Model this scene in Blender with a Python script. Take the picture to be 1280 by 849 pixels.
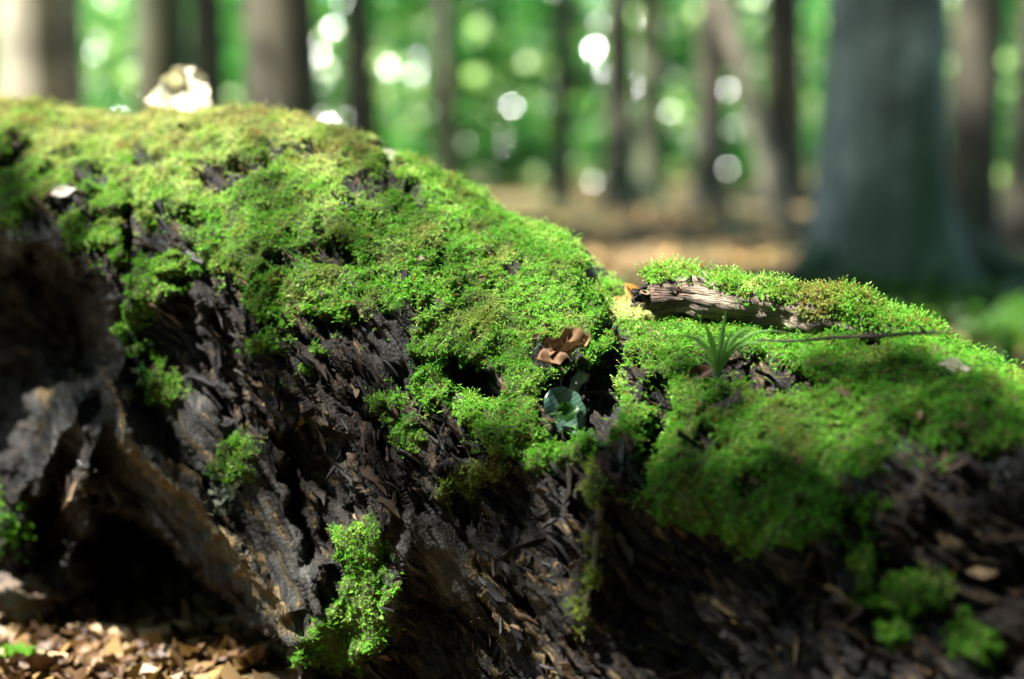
import bpy, math, random
import numpy as np
from mathutils import Vector, Matrix, Euler

# ------------------------------------------------------------------ camera, sky, sun, exposure
for o in list(bpy.data.objects): bpy.data.objects.remove(o)
SC = bpy.context.scene
COL = SC.collection
F = 50.0 / 36.0 * 1280.0                      # focal length in photo pixels
HORIZON = 200.0
PITCH = math.atan((424.5 - HORIZON) / F)
CAMZ = 0.60
cam_d = bpy.data.cameras.new("camera")
cam = bpy.data.objects.new("camera", cam_d); COL.objects.link(cam)
cam.location = (0, 0, CAMZ)
cam.rotation_euler = (math.pi / 2 - PITCH, 0, 0)
cam_d.lens = 50; cam_d.sensor_width = 36; cam_d.clip_start = 0.02; cam_d.clip_end = 2000
cam_d.dof.use_dof = True; cam_d.dof.focus_distance = 1.45; cam_d.dof.aperture_fstop = 1.6
SC.camera = cam

SUN_DIR = Vector((-0.42, -0.15, 0.89)).normalized()
W = bpy.data.worlds.new("World"); SC.world = W; W.use_nodes = True
nt = W.node_tree
sky = nt.nodes.new("ShaderNodeTexSky"); sky.sky_type = 'NISHITA'; sky.sun_disc = False
sky.sun_elevation = math.asin(SUN_DIR.z); sky.sun_rotation = math.atan2(SUN_DIR.x, SUN_DIR.y)
bg = nt.nodes["Background"]; bg.inputs[1].default_value = 0.05
nt.links.new(sky.outputs[0], bg.inputs[0])
sun_d = bpy.data.lights.new("sun", 'SUN'); sun_d.energy = 5.0; sun_d.angle = math.radians(0.53)
sun_d.color = (1.0, 0.97, 0.90)
sun = bpy.data.objects.new("sun", sun_d); COL.objects.link(sun)
sun.rotation_euler = SUN_DIR.to_track_quat('Z', 'Y').to_euler(); sun.location = (-6, 2, 12)
vs = SC.view_settings
vs.view_transform = 'Standard'; vs.look = 'None'; vs.gamma = 1; vs.use_curve_mapping = False
vs.exposure = 3.0
SC.render.engine = 'CYCLES'
SC.cycles.use_denoising = True
SC.cycles.max_bounces = 7; SC.cycles.diffuse_bounces = 4; SC.cycles.transmission_bounces = 5
SC.cycles.sample_clamp_indirect = 6.0

rng = np.random.default_rng(7)
random.seed(7)

# ------------------------------------------------------------------ helpers
cp, sp = math.cos(PITCH), math.sin(PITCH)
def unproj(x, y, d):
    """photo position + distance along Y -> point in the place"""
    x = np.asarray(x, float); y = np.asarray(y, float); d = np.asarray(d, float)
    a = (x - 640) / F; b = -(y - 424.5) / F
    ry = cp + b * sp; rz = -sp + b * cp
    s = d / ry
    return np.stack([a * s, d + 0 * a, CAMZ + rz * s], -1)
def P(x, y, d): return Vector(unproj(x, y, d))

_perm = np.random.default_rng(99).permutation(256)
_perm = np.concatenate([_perm, _perm, _perm])
_g = np.random.default_rng(5).normal(size=(256, 3)); _g /= np.linalg.norm(_g, axis=1)[:, None]
def perlin(p):
    p = np.asarray(p, float); i = np.floor(p).astype(int); f = p - i; i &= 255
    u = f * f * f * (f * (f * 6 - 15) + 10)
    out = 0
    for dx in (0, 1):
        wx = u[..., 0] if dx else 1 - u[..., 0]
        for dy in (0, 1):
            wy = u[..., 1] if dy else 1 - u[..., 1]
            for dz in (0, 1):
                wz = u[..., 2] if dz else 1 - u[..., 2]
                h = _perm[_perm[_perm[(i[..., 0] + dx) & 255] + ((i[..., 1] + dy) & 255)] + ((i[..., 2] + dz) & 255)]
                g = _g[h]
                out = out + wx * wy * wz * (g[..., 0] * (f[..., 0] - dx) + g[..., 1] * (f[..., 1] - dy) + g[..., 2] * (f[..., 2] - dz))
    return out * 1.5
def fbm(p, o=4, r=0.5):
    s = 0; a = 1
    for k in range(o):
        s = s + a * perlin(p * (2 ** k) + 17.3 * k); a *= r
    return s
def smooth(a, b, x):
    t = np.clip((x - a) / (b - a), 0, 1); return t * t * (3 - 2 * t)

def make_mesh(name, verts, faces, smooth_shade=True):
    """verts (N,3); faces (M,k) array or list of arrays of k-gons"""
    me = bpy.data.meshes.new(name)
    if not isinstance(faces, list): faces = [faces]
    faces = [np.asarray(f, np.int32) for f in faces if len(f)]
    verts = np.asarray(verts, np.float32)
    me.vertices.add(len(verts)); me.vertices.foreach_set("co", verts.ravel())
    if faces:
        loops = np.concatenate([f.ravel() for f in faces])
        tot = np.concatenate([np.full(len(f), f.shape[1], np.int32) for f in faces])
        start = np.concatenate([[0], np.cumsum(tot)[:-1]]).astype(np.int32)
        me.loops.add(len(loops)); me.loops.foreach_set("vertex_index", loops)
        me.polygons.add(len(tot)); me.polygons.foreach_set("loop_start", start); me.polygons.foreach_set("loop_total", tot)
        if smooth_shade: me.polygons.foreach_set("use_smooth", np.ones(len(tot), bool))
    me.update(calc_edges=True); me.validate()
    return me
def attr(me, name, typ, data, dom='POINT'):
    a = me.attributes.new(name, typ, dom)
    key = {'FLOAT': 'value', 'INT': 'value', 'FLOAT_VECTOR': 'vector', 'FLOAT_COLOR': 'color'}[typ]
    a.data.foreach_set(key, np.asarray(data, np.int32 if typ == 'INT' else np.float32).ravel())
def obj(name, me, mat=None, parent=None, label=None, cat=None, group=None, kind=None, loc=None):
    o = bpy.data.objects.new(name, me); COL.objects.link(o)
    if mat is not None and me is not None and not me.materials: me.materials.append(mat)
    if loc is not None: o.location = loc
    if parent is not None: o.parent = parent
    tag(o, label, cat, group, kind)
    return o
def tag(o, label=None, cat=None, group=None, kind=None):
    if label: o["label"] = label
    if cat: o["category"] = cat
    if group: o["group"] = group
    if kind: o["kind"] = kind
    return o
def local(o, pts):   # world points -> coordinates of a thing's origin
    return np.asarray(pts) - np.array(o.location)

# ------------------------------------------------------------------ materials
def new_mat(name):
    m = bpy.data.materials.new(name); m.use_nodes = True
    n = m.node_tree; b = n.nodes["Principled BSDF"]
    return m, n, b
def node(n, t, **kw):
    x = n.nodes.new(t)
    for k, v in kw.items(): setattr(x, k, v)
    return x
def ramp(n, stops, fac):
    r = node(n, "ShaderNodeValToRGB"); e = r.color_ramp.elements
    while len(e) < len(stops): e.new(0.5)
    for q, (p, c) in zip(e, stops):
        q.position = p; q.color = (*c, 1)
    n.links.new(fac, r.inputs[0]); return r.outputs[0]
def noise(n, vec, scale, detail=4, rough=0.55, dist=0):
    t = node(n, "ShaderNodeTexNoise"); t.inputs["Scale"].default_value = scale; t.inputs["Detail"].default_value = detail
    t.inputs["Roughness"].default_value = rough; t.inputs["Distortion"].default_value = dist
    if vec is not None: n.links.new(vec, t.inputs["Vector"])
    return t.outputs["Fac"]
def mixc(n, a, b, f, mode='MIX'):
    m = node(n, "ShaderNodeMix", data_type='RGBA', blend_type=mode)
    for s, v in ((0, f), (6, a), (7, b)):
        if hasattr(v, 'is_linked') or hasattr(v, 'links'): n.links.new(v, m.inputs[s])
        elif s == 0: m.inputs[0].default_value = v
        else: m.inputs[s].default_value = (*v, 1)
    return m.outputs[2]
def objcoord(n):
    return node(n, "ShaderNodeTexCoord").outputs["Object"]
def bump(n, h, b, strength=0.5, dist=0.003):
    x = node(n, "ShaderNodeBump"); x.inputs["Strength"].default_value = strength; x.inputs["Distance"].default_value = dist
    n.links.new(h, x.inputs["Height"]); n.links.new(x.outputs[0], b.inputs["Normal"])
def attrn(n, name, typ='GEOMETRY'):
    a = node(n, "ShaderNodeAttribute", attribute_name=name, attribute_type=typ); return a
def leafy(name, col_out_fn, trans=0.45, rough=0.45, spec=0.4):
    """principled leaf with light passing through it"""
    m, n, b = new_mat(name)
    c = col_out_fn(n)
    t = node(n, "ShaderNodeBsdfTranslucent"); mx = node(n, "ShaderNodeMixShader"); mx.inputs[0].default_value = trans
    n.links.new(c, b.inputs["Base Color"])
    bright = mixc(n, c, (1.25, 1.25, 0.85), 1.0, 'MULTIPLY'); n.links.new(bright, t.inputs[0])
    b.inputs["Roughness"].default_value = rough; b.inputs["Specular IOR Level"].default_value = spec
    n.links.new(b.outputs[0], mx.inputs[1]); n.links.new(t.outputs[0], mx.inputs[2])
    n.links.new(mx.outputs[0], n.nodes["Material Output"].inputs[0])
    return m

def mat_wood():
    m, n, b = new_mat("rotten_wood")
    g = attrn(n, "grain").outputs["Vector"]
    rot = attrn(n, "rot").outputs["Fac"]; ms = attrn(n, "moss").outputs["Fac"]; tan = attrn(n, "tan").outputs["Fac"]
    f1 = noise(n, g, 1.0, 6, 0.62); f2 = noise(n, g, 4.5, 5, 0.65); f3 = noise(n, objcoord(n), 260, 3)
    grey = ramp(n, [(0.36, (0.0012, 0.0011, 0.001)), (0.54, (0.006, 0.0057, 0.0052)), (0.72, (0.042, 0.042, 0.041))], f1)
    brown = ramp(n, [(0.37, (0.0012, 0.0008, 0.0006)), (0.54, (0.008, 0.0045, 0.0024)), (0.65, (0.05, 0.029, 0.014)), (0.74, (0.26, 0.17, 0.09))], f2)
    tanc = ramp(n, [(0.36, (0.010, 0.006, 0.002)), (0.50, (0.05, 0.032, 0.011)), (0.68, (0.20, 0.145, 0.065))], f2)
    slab = ramp(n, [(0.35, (0.003, 0.0027, 0.0024)), (0.46, (0.015, 0.0145, 0.013)), (0.6, (0.045, 0.043, 0.039)), (0.75, (0.085, 0.075, 0.06))], f1)
    c = mixc(n, grey, brown, rot); c = mixc(n, c, slab, attrn(n, "slab").outputs["Fac"]); c = mixc(n, c, tanc, tan)
    soil = ramp(n, [(0.3, (0.012, 0.014, 0.003)), (0.55, (0.035, 0.055, 0.006)), (0.8, (0.07, 0.08, 0.015))], f3)
    c = mixc(n, c, soil, ms)
    n.links.new(c, b.inputs["Base Color"])
    r = ramp(n, [(0.3, (0.45,) * 3), (0.7, (0.85,) * 3)], f2); n.links.new(r, b.inputs["Roughness"])
    b.inputs["Specular IOR Level"].default_value = 0.22
    mm = node(n, "ShaderNodeMath", operation='ADD'); n.links.new(f2, mm.inputs[0]); n.links.new(f3, mm.inputs[1])
    bump(n, mm.outputs[0], b, 1.0, 0.005)
    return m
def mat_flake():
    m, n, b = new_mat("wood_flake")
    oc = objcoord(n)
    mp = node(n, "ShaderNodeMapping"); mp.inputs["Scale"].default_value = (40, 260, 260); n.links.new(oc, mp.inputs[0])
    f = noise(n, mp.outputs[0], 1.0, 5, 0.6)
    q = node(n, "ShaderNodeMath", operation='ADD'); n.links.new(node(n, "ShaderNodeObjectInfo").outputs["Random"], q.inputs[0]); n.links.new(attrn(n, "tint").outputs["Fac"], q.inputs[1])
    q2 = node(n, "ShaderNodeMath", operation='FRACT'); n.links.new(q.outputs[0], q2.inputs[0]); tint = q2.outputs[0]
    base = ramp(n, [(0.0, (0.002, 0.002, 0.002)), (0.35, (0.010, 0.010, 0.0105)), (0.58, (0.048, 0.050, 0.052)), (0.64, (0.012, 0.007, 0.0035)), (0.84, (0.036, 0.020, 0.010)), (0.93, (0.075, 0.047, 0.026)), (1.0, (0.20, 0.145, 0.085))], tint)
    c = mixc(n, (0.35, 0.32, 0.3), (1.5, 1.5, 1.5), f); c2 = mixc(n, base, c, 1.0, 'MULTIPLY')
    n.links.new(c2, b.inputs["Base Color"]); b.inputs["Roughness"].default_value = 0.7; b.inputs["Specular IOR Level"].default_value = 0.2
    bump(n, f, b, 0.7, 0.002)
    return m
def mat_moss():
    def col(n):
        tip = attrn(n, "tip").outputs["Fac"]
        def both(nm):
            q = node(n, "ShaderNodeMath", operation='ADD'); n.links.new(attrn(n, nm, 'INSTANCER').outputs["Fac"], q.inputs[0]); n.links.new(attrn(n, nm).outputs["Fac"], q.inputs[1]); return q.outputs[0]
        tint = both("tint"); dry = both("dry")
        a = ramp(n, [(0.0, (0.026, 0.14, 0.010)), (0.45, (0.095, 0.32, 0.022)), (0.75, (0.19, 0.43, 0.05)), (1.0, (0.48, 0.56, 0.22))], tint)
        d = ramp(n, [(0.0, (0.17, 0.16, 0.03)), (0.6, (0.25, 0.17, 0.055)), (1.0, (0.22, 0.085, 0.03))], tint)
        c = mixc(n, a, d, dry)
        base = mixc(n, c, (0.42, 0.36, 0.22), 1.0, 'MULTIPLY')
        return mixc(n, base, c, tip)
    return leafy("moss", col, 0.40, 0.6, 0.15)
def mat_leaf_dead(name, c0, c1, trans=0.2, spec=0.3):
    def col(n):
        oc = objcoord(n); r = node(n, "ShaderNodeObjectInfo").outputs["Random"]
        f = noise(n, oc, 90, 4); a = mixc(n, c0, c1, r)
        return mixc(n, a, mixc(n, (0.45, 0.4, 0.35), (1.35, 1.3, 1.2), f), 1.0, 'MULTIPLY')
    return leafy(name, col, trans, 0.55, spec)
def mat_bark(name, c0, c1, c2, moss=0.35, mossh=0.6, seed=0.0):
    m, n, b = new_mat(name)
    oc = objcoord(n)
    mp = node(n, "ShaderNodeMapping"); mp.inputs["Scale"].default_value = (1, 1, 0.22); mp.inputs["Location"].default_value = (seed, seed * 2, 0); n.links.new(oc, mp.inputs[0])
    f = noise(n, mp.outputs[0], 7, 6, 0.65); g = noise(n, mp.outputs[0], 2.2, 3)
    c = ramp(n, [(0.3, c0), (0.5, c1), (0.72, c2)], f)
    c = mixc(n, c, ramp(n, [(0.35, (0.45, 0.45, 0.45)), (0.65, (1.7, 1.7, 1.6))], noise(n, oc, 3.3, 3)), 1.0, 'MULTIPLY')
    sep = node(n, "ShaderNodeSeparateXYZ"); n.links.new(oc, sep.inputs[0])
    h = node(n, "ShaderNodeMapRange"); h.inputs[1].default_value = 0.0; h.inputs[2].default_value = mossh * 2.2; h.inputs[3].default_value = moss; h.inputs[4].default_value = 0.0
    n.links.new(sep.outputs[2], h.inputs[0])
    q = node(n, "ShaderNodeMath", operation='MULTIPLY_ADD'); n.links.new(g, q.inputs[0]); q.inputs[1].default_value = 2.0; n.links.new(h.outputs[0], q.inputs[2])
    q2 = node(n, "ShaderNodeMapRange"); q2.inputs[1].default_value = 1.1; q2.inputs[2].default_value = 1.5; n.links.new(q.outputs[0], q2.inputs[0])
    c = mixc(n, c, (0.022, 0.055, 0.022), q2.outputs[0])
    n.links.new(c, b.inputs["Base Color"]); b.inputs["Roughness"].default_value = 0.85
    bump(n, f, b, 0.6, 0.02)
    return m
def mat_ground():
    m, n, b = new_mat("forest_floor")
    oc = objcoord(n)
    f = noise(n, oc, 22, 5, 0.65); g = noise(n, oc, 1.1, 4); k = noise(n, oc, 0.5, 3)
    c = ramp(n, [(0.28, (0.022, 0.014, 0.003)), (0.48, (0.09, 0.058, 0.012)), (0.62, (0.18, 0.115, 0.024)), (0.8, (0.30, 0.20, 0.05))], f)
    c = mixc(n, c, ramp(n, [(0.3, (0.25, 0.22, 0.2)), (0.7, (1.2, 1.15, 1.1))], noise(n, oc, 140, 4)), 1.0, 'MULTIPLY')
    gm = ramp(n, [(0.52, (0, 0, 0)), (0.62, (1, 1, 1))], g)
    c = mixc(n, c, (0.055, 0.10, 0.022), gm)
    n.links.new(c, b.inputs["Base Color"]); b.inputs["Roughness"].default_value = 0.9
    bump(n, f, b, 0.8, 0.02)
    return m
M_wood = mat_wood(); M_flake = mat_flake(); M_moss = mat_moss(); M_ground = mat_ground()
M_dead = mat_leaf_dead("dead_leaf", (0.022, 0.009, 0.004), (0.14, 0.085, 0.042))
M_crumpled = mat_leaf_dead("crumpled_leaf", (0.10, 0.060, 0.034), (0.12, 0.073, 0.042), 0.08, 0.08)
M_cream = mat_leaf_dead("cream_leaf", (0.55, 0.52, 0.42), (0.58, 0.55, 0.45), 0.35)
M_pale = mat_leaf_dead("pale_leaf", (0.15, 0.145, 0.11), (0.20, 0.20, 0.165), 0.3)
M_orange = mat_leaf_dead("orange_leaf", (0.55, 0.26, 0.10), (0.60, 0.33, 0.15), 0.3)
M_blade = mat_leaf_dead("grass_blade", (0.10, 0.27, 0.05), (0.17, 0.34, 0.10), 0.45, 0.5)

# ------------------------------------------------------------------ ground
def ground_h(x, y):
    p = np.stack([x, y, 0 * x], -1)
    far = smooth(3, 8, np.hypot(x, y))
    return 0.02 * fbm(p * 1.3, 3) + far * 0.07 * fbm(p * 0.25 + 3.1, 2)
def grid_axis(lims, steps):
    out = []
    for (a, b), s in zip(lims, steps): out += list(np.arange(a, b, s))
    return np.array(out + [lims[-1][1]])
gx = grid_axis([(-150, -20), (-20, -2.5), (-2.5, 2.5), (2.5, 20), (20, 150)], [10, 0.7, 0.06, 0.7, 10])
gy = grid_axis([(-60, -3), (-3, 0.5), (0.5, 3), (3, 12), (12, 40), (40, 300)], [6, 0.5, 0.06, 0.3, 1.0, 12])
GX, GY = np.meshgrid(gx, gy); GZ = ground_h(GX, GY)
gv = np.stack([GX, GY, GZ], -1).reshape(-1, 3)
nx_, ny_ = len(gx), len(gy)
def grid_faces(nr, nc):
    i = np.arange(nr * nc).reshape(nr, nc)
    return np.stack([i[:-1, :-1], i[:-1, 1:], i[1:, 1:], i[1:, :-1]], -1).reshape(-1, 4)
obj("ground", make_mesh("ground", gv, grid_faces(ny_, nx_)), M_ground, kind="structure")
def gz(x, y): return float(ground_h(np.array([x]), np.array([y]))[0])

# ------------------------------------------------------------------ the fallen log
crest = np.array([(-320, 150), (-100, 128), (0, 124), (60, 130), (120, 141), (170, 148), (210, 141), (260, 138), (320, 136), (380, 149), (440, 165), (500, 190),
                  (540, 214), (600, 250), (650, 280), (690, 290), (715, 300), (735, 328), (748, 355), (770, 372), (800, 380), (850, 388), (950, 400),
                  (1050, 405), (1140, 408), (1200, 430), (1240, 450), (1280, 470), (1400, 525), (1640, 640)], float)
STN = [
 (-320, [(150, 2.25), (240, 2.05), (330, 1.98), (500, 2.0), (700, 2.02), (880, 2.1)]),
 (0, [(124, 1.95), (200, 1.82), (270, 1.74), (330, 1.73), (500, 1.77), (700, 1.82), (880, 1.90)]),
 (200, [(140, 1.87), (200, 1.74), (270, 1.66), (350, 1.62), (450, 1.62), (600, 1.64), (750, 1.70), (880, 1.80)]),
 (370, [(147, 1.76), (220, 1.64), (300, 1.56), (400, 1.51), (500, 1.50), (650, 1.50), (800, 1.53), (880, 1.57)]),
 (500, [(190, 1.70), (260, 1.58), (350, 1.49), (420, 1.46), (500, 1.44), (600, 1.42), (700, 1.42), (880, 1.45)]),
 (600, [(250, 1.66), (300, 1.56), (400, 1.46), (500, 1.40), (600, 1.37), (700, 1.36), (880, 1.38)]),
 (700, [(294, 1.60), (330, 1.52), (400, 1.44), (500, 1.36), (600, 1.31), (720, 1.29), (880, 1.30)]),
 (765, [(370, 1.57), (400, 1.48), (480, 1.37), (600, 1.27), (720, 1.24), (880, 1.25)]),
 (850, [(388, 1.54), (420, 1.42), (500, 1.31), (600, 1.24), (720, 1.20), (880, 1.20)]),
 (1000, [(403, 1.48), (440, 1.36), (520, 1.26), (620, 1.19), (750, 1.13), (880, 1.12)]),
 (1140, [(408, 1.40), (450, 1.29), (540, 1.20), (650, 1.13), (880, 1.07)]),
 (1280, [(470, 1.29), (520, 1.20), (600, 1.13), (700, 1.08), (880, 1.03)]),
 (1640, [(640, 1.10), (690, 1.04), (770, 0.97), (880, 0.94)]),
]
YB = 880.0
xs = np.concatenate([np.arange(-320, -24, 9), np.arange(-24, 1304, 2.3), np.arange(1304, 1641, 9)])
yc = np.interp(xs, crest[:, 0], crest[:, 1]) + 9
NT = 300
tt = np.linspace(0, 1, NT) ** 1.25
tq = np.linspace(0, 1, 80)
Tab = []
for sx, pts in STN:
    pts = np.array(pts, float); t = (pts[:, 0] - pts[0, 0]) / (YB - pts[0, 0])
    Tab.append(np.interp(tq, t, pts[:, 1]))
Tab = np.array(Tab)
k9 = np.exp(-np.linspace(-2, 2, 13) ** 2); k9 /= k9.sum()
Tab = np.array([np.convolve(np.pad(r, 6, mode='reflect', reflect_type='odd'), k9, 'valid') for r in Tab])
sxs = np.array([s[0] for s in STN], float)
Dx = np.stack([np.interp(xs, sxs, Tab[:, j]) for j in range(len(tq))], 1)     # (nx, 80)
pad = 30
kx = np.exp(-np.linspace(-2, 2, 2 * pad + 1) ** 2); kx /= kx.sum()
Dx = np.stack([np.convolve(np.pad(Dx[:, j], pad, mode='edge'), kx, 'valid') for j in range(len(tq))], 1)
D = np.stack([np.interp(tt, tq, Dx[i]) for i in range(len(xs))], 0)            # (nx, NT)
Yp = yc[:, None] + tt[None, :] * (YB - yc)[:, None]
Xp = np.repeat(xs[:, None], NT, 1)
D = D + 0.05 * np.exp(-(Yp - yc[:, None]) / 9.0)
ext = np.linspace(0, 1, 16)[1:]
Xe = np.repeat(xs[:, None], 15, 1); Ye = YB + ext[None, :] * 320 + 0 * Xe
De = D[:, -1:] + ext[None, :] * 0.12
Xp = np.concatenate([Xp, Xe], 1); Yp = np.concatenate([Yp, Ye], 1); D = np.concatenate([D, De], 1)
Q = np.stack([Xp, Yp], -1)

def sdpoly(q, poly):
    poly = np.array(poly, float); ins = np.zeros(q.shape[:-1], bool); dm = np.full(q.shape[:-1], 1e9)
    for a, b in zip(poly, np.roll(poly, -1, 0)):
        e = b - a; w = q - a
        t = np.clip((w @ e) / (e @ e + 1e-9), 0, 1)
        dm = np.minimum(dm, np.hypot(w[..., 0] - e[0] * t, w[..., 1] - e[1] * t))
        c = ((a[1] > q[..., 1]) != (b[1] > q[..., 1]))
        with np.errstate(divide='ignore', invalid='ignore'):
            xx = (b[0] - a[0]) * (q[..., 1] - a[1]) / (b[1] - a[1] + 1e-12) + a[0]
        ins ^= c & (q[..., 0] < xx)
    return np.where(ins, dm, -dm)
def dpoly(q, line):
    """distance to a polyline and side (positive = right of travel / lower side)"""
    line = np.array(line, float); dm = np.full(q.shape[:-1], 1e9); sd = np.zeros(q.shape[:-1])
    for a, b in zip(line[:-1], line[1:]):
        e = b - a; w = q - a; t = np.clip((w @ e) / (e @ e), 0, 1)
        d = np.hypot(w[..., 0] - e[0] * t, w[..., 1] - e[1] * t); cr = e[0] * w[..., 1] - e[1] * w[..., 0]
        m = d < dm; dm = np.where(m, d, dm); sd = np.where(m, np.sign(cr), sd)
    return dm, sd
def ell(q, x, y, rx, ry, ang=0):
    c, s = math.cos(math.radians(ang)), math.sin(math.radians(ang))
    u = q[..., 0] - x; v = q[..., 1] - y
    return (1 - np.hypot((u * c + v * s) / rx, (-u * s + v * c) / ry)) * min(rx, ry)
Qw = Q + 11 * np.stack([fbm(np.stack([Xp / 75, Yp / 75, 0 * Xp + 50 + 9 * q], -1), 3) for q in range(2)], -1)
wob = fbm(np.stack([Xp / 60, Yp / 60, 0 * Xp], -1), 4)
wobf = fbm(np.stack([Xp / 17, Yp / 17, 0 * Xp + 9], -1), 3)

# --- big forms of the rotten side (hollows push in, ridges stand out), metres
HOLL = [  # polygon, depth, edge width
 ([(-330, 315), (0, 318), (60, 335), (110, 352), (135, 400), (128, 455), (100, 470), (40, 500), (0, 560), (-330, 640)], 0.42, 24),
 ([(92, 750), (104, 700), (128, 648), (168, 660), (230, 712), (290, 764), (338, 806), (362, 838), (372, 900), (75, 900)], 0.45, 12),
 ([(40, 640), (66, 600), (92, 640), (80, 700), (48, 720)], 0.10, 10),
 ([(350, 560), (385, 520), (420, 560), (430, 620), (415, 680), (390, 690), (360, 620)], 0.05, 12),
 ([(563, 450), (600, 455), (628, 485), (622, 505), (590, 500), (566, 475)], 0.045, 7),
 ([(685, 465), (742, 462), (770, 440), (790, 480), (770, 530), (740, 560), (700, 560), (678, 510)], 0.040, 12),
 ([(820, 470), (850, 480), (835, 560), (815, 610), (800, 570), (808, 500)], 0.035, 8),
 ([(885, 452), (960, 450), (1020, 470), (1010, 498), (930, 500)], 0.02, 10),
 ([(560, 590), (640, 600), (690, 640), (640, 690), (580, 650)], 0.035, 14),
 ([(770, 640), (850, 660), (980, 700), (1040, 720), (1020, 860), (850, 880), (770, 760)], 0.05, 34),
 ([(150, 395), (230, 380), (270, 430), (330, 520), (300, 560), (240, 500), (190, 450)], 0.035, 14),
 ([(495, 800), (530, 700), (600, 760), (680, 840), (640, 900), (480, 900)], 0.05, 25),
 ([(1060, 690), (1100, 660), (1200, 640), (1290, 690), (1290, 760), (1120, 860), (1060, 780)], 0.02, 30),
]
for poly, dep, w in HOLL:
    D = D + dep * smooth(-w, w, sdpoly(Qw, poly) + 7 * wob)
RIDGE = [  # line, height, width
 ([(118, 385), (128, 440), (150, 520), (205, 592), (262, 655), (320, 730), (362, 800), (368, 880)], 0.050, 20),
 ([(118, 455), (162, 535), (232, 615), (305, 690), (362, 765)], 0.035, 10),
 ([(0, 690), (30, 610), (60, 560), (90, 520)], 0.06, 14), ([(118, 660), (112, 600), (120, 540)], 0.05, 12), ([(8, 720), (40, 660), (50, 600)], 0.04, 8),
 ([(78, 700), (92, 640), (110, 590), (100, 540)], 0.05, 11),
 ([(255, 520), (300, 600), (345, 690), (372, 780), (372, 880)], 0.02, 26),
 ([(395, 640), (385, 720), (395, 790), (365, 850)], 0.030, 22),
 ([(490, 600), (505, 680), (500, 760)], 0.022, 26),
 ([(750, 590), (745, 650), (735, 700), (728, 770)], 0.020, 11),
 ([(600, 560), (640, 540), (660, 520)], 0.012, 16),
 ([(470, 395), (530, 390)], 0.012, 18),
 ([(520, 520), (600, 640), (690, 760), (720, 860)], 0.012, 22),
 ([(900, 760), (1000, 840), (1050, 900)], 0.02, 30),
 ([(1130, 545), (1150, 590), (1140, 640)], 0.015, 16),
]
for line, hgt, w in RIDGE:
    d, s = dpoly(Qw, line); D = D - hgt * np.exp(-(d / w) ** 2)
GROOVE = [([(270, 400), (318, 480), (352, 560), (380, 640), (385, 700)], 0.030, 12), ([(160, 470), (230, 580), (300, 660), (345, 740)], 0.018, 6),
          ([(475, 560), (500, 640), (480, 700), (485, 800)], 0.02, 9), ([(600, 700), (690, 800)], 0.014, 8), ([(690, 560), (745, 690), (800, 760)], 0.02, 9),
          ([(160, 262), (162, 300), (175, 330)], 0.03, 7), ([(0, 212), (22, 196), (42, 182)], 0.05, 7), ([(430, 560), (440, 640)], .02, 10)]
for line, hgt, w in GROOVE:
    d, s = dpoly(Qw, line); D = D + hgt * np.exp(-(d / w) ** 2)

# --- where moss grows
MAIN = [(-330, 40), (-330, 330), (0, 276), (45, 288), (72, 276), (102, 316), (138, 325), (166, 300), (200, 286), (236, 300), (264, 335), (300, 362), (325, 392),
        (352, 410), (395, 404), (425, 396), (445, 386), (466, 410), (487, 381), (541, 384), (524, 410), (502, 447), (519, 458), (500, 484), (522, 512),
        (574, 512), (580, 535), (613, 562), (652, 580), (690, 597), (735, 560), (770, 572), (800, 548), (818, 525), (828, 548), (812, 622), (838, 652),
        (900, 662), (934, 690), (990, 690), (1042, 680), (1058, 640), (1050, 602), (1108, 592), (1120, 545), (1164, 552), (1202, 552), (1240, 566), (1290, 572),
        (1400, 620), (1660, 720), (1660, 380), (1280, 300), (760, 100), (300, 40)]
moss = sdpoly(Q, MAIN)
BARE = [(300, 222, 34, 11, -25), (165, 290, 10, 34, 5), (228, 284, 22, 9, -40), (20, 197, 26, 10, -35), (80, 262, 34, 14, -15), (490, 236, 26, 10, 15), (448, 240, 14, 8, 0),
        (590, 480, 34, 22, 35), (728, 512, 44, 44, 0), (765, 455, 14, 28, 20), (825, 505, 15, 34, 0), (950, 475, 62, 20, 8), (800, 480, 14, 22, 0), (1095, 432, 14, 9, 0),
        (700, 445, 26, 14, -15), (912, 400, 40, 9, 10), (985, 408, 40, 8, 5), (1140, 548, 14, 12, -40), (1240, 440, 0.1, 0.1, 0), (905, 506, 18, 6, -30), (940, 610, 12, 9, 0),
        (470, 182, 16, 6, 20), (195, 205, 26, 9, 10), (412, 318, 24, 11, 20), (540, 340, 16, 8, -20), (120, 225, 20, 9, 0), (1010, 640, 10, 8, 0), (1045, 540, 16, 9, 20),
        (880, 560, 9, 14, 10), (640, 340, 12, 6, 0), (760, 420, 16, 9, -25), (350, 330, 14, 6, -20), (735, 330, 8, 22, 10), (1180, 470, 18, 7, 10)]
for b in BARE: moss = np.minimum(moss, 2 - ell(Q, b[0], b[1], b[2] * 1.3, b[3] * 1.3, b[4]) * 1.5)
moss = moss + 14 * wob + 10 * wobf - 60 * smooth(0.22, 0.70, fbm(np.stack([Xp / 46, Yp / 26, 0 * Xp + 77], -1), 3)) * smooth(620, 480, Xp)
m_main = smooth(-3, 7, moss) * (Yp < 885)
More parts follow.
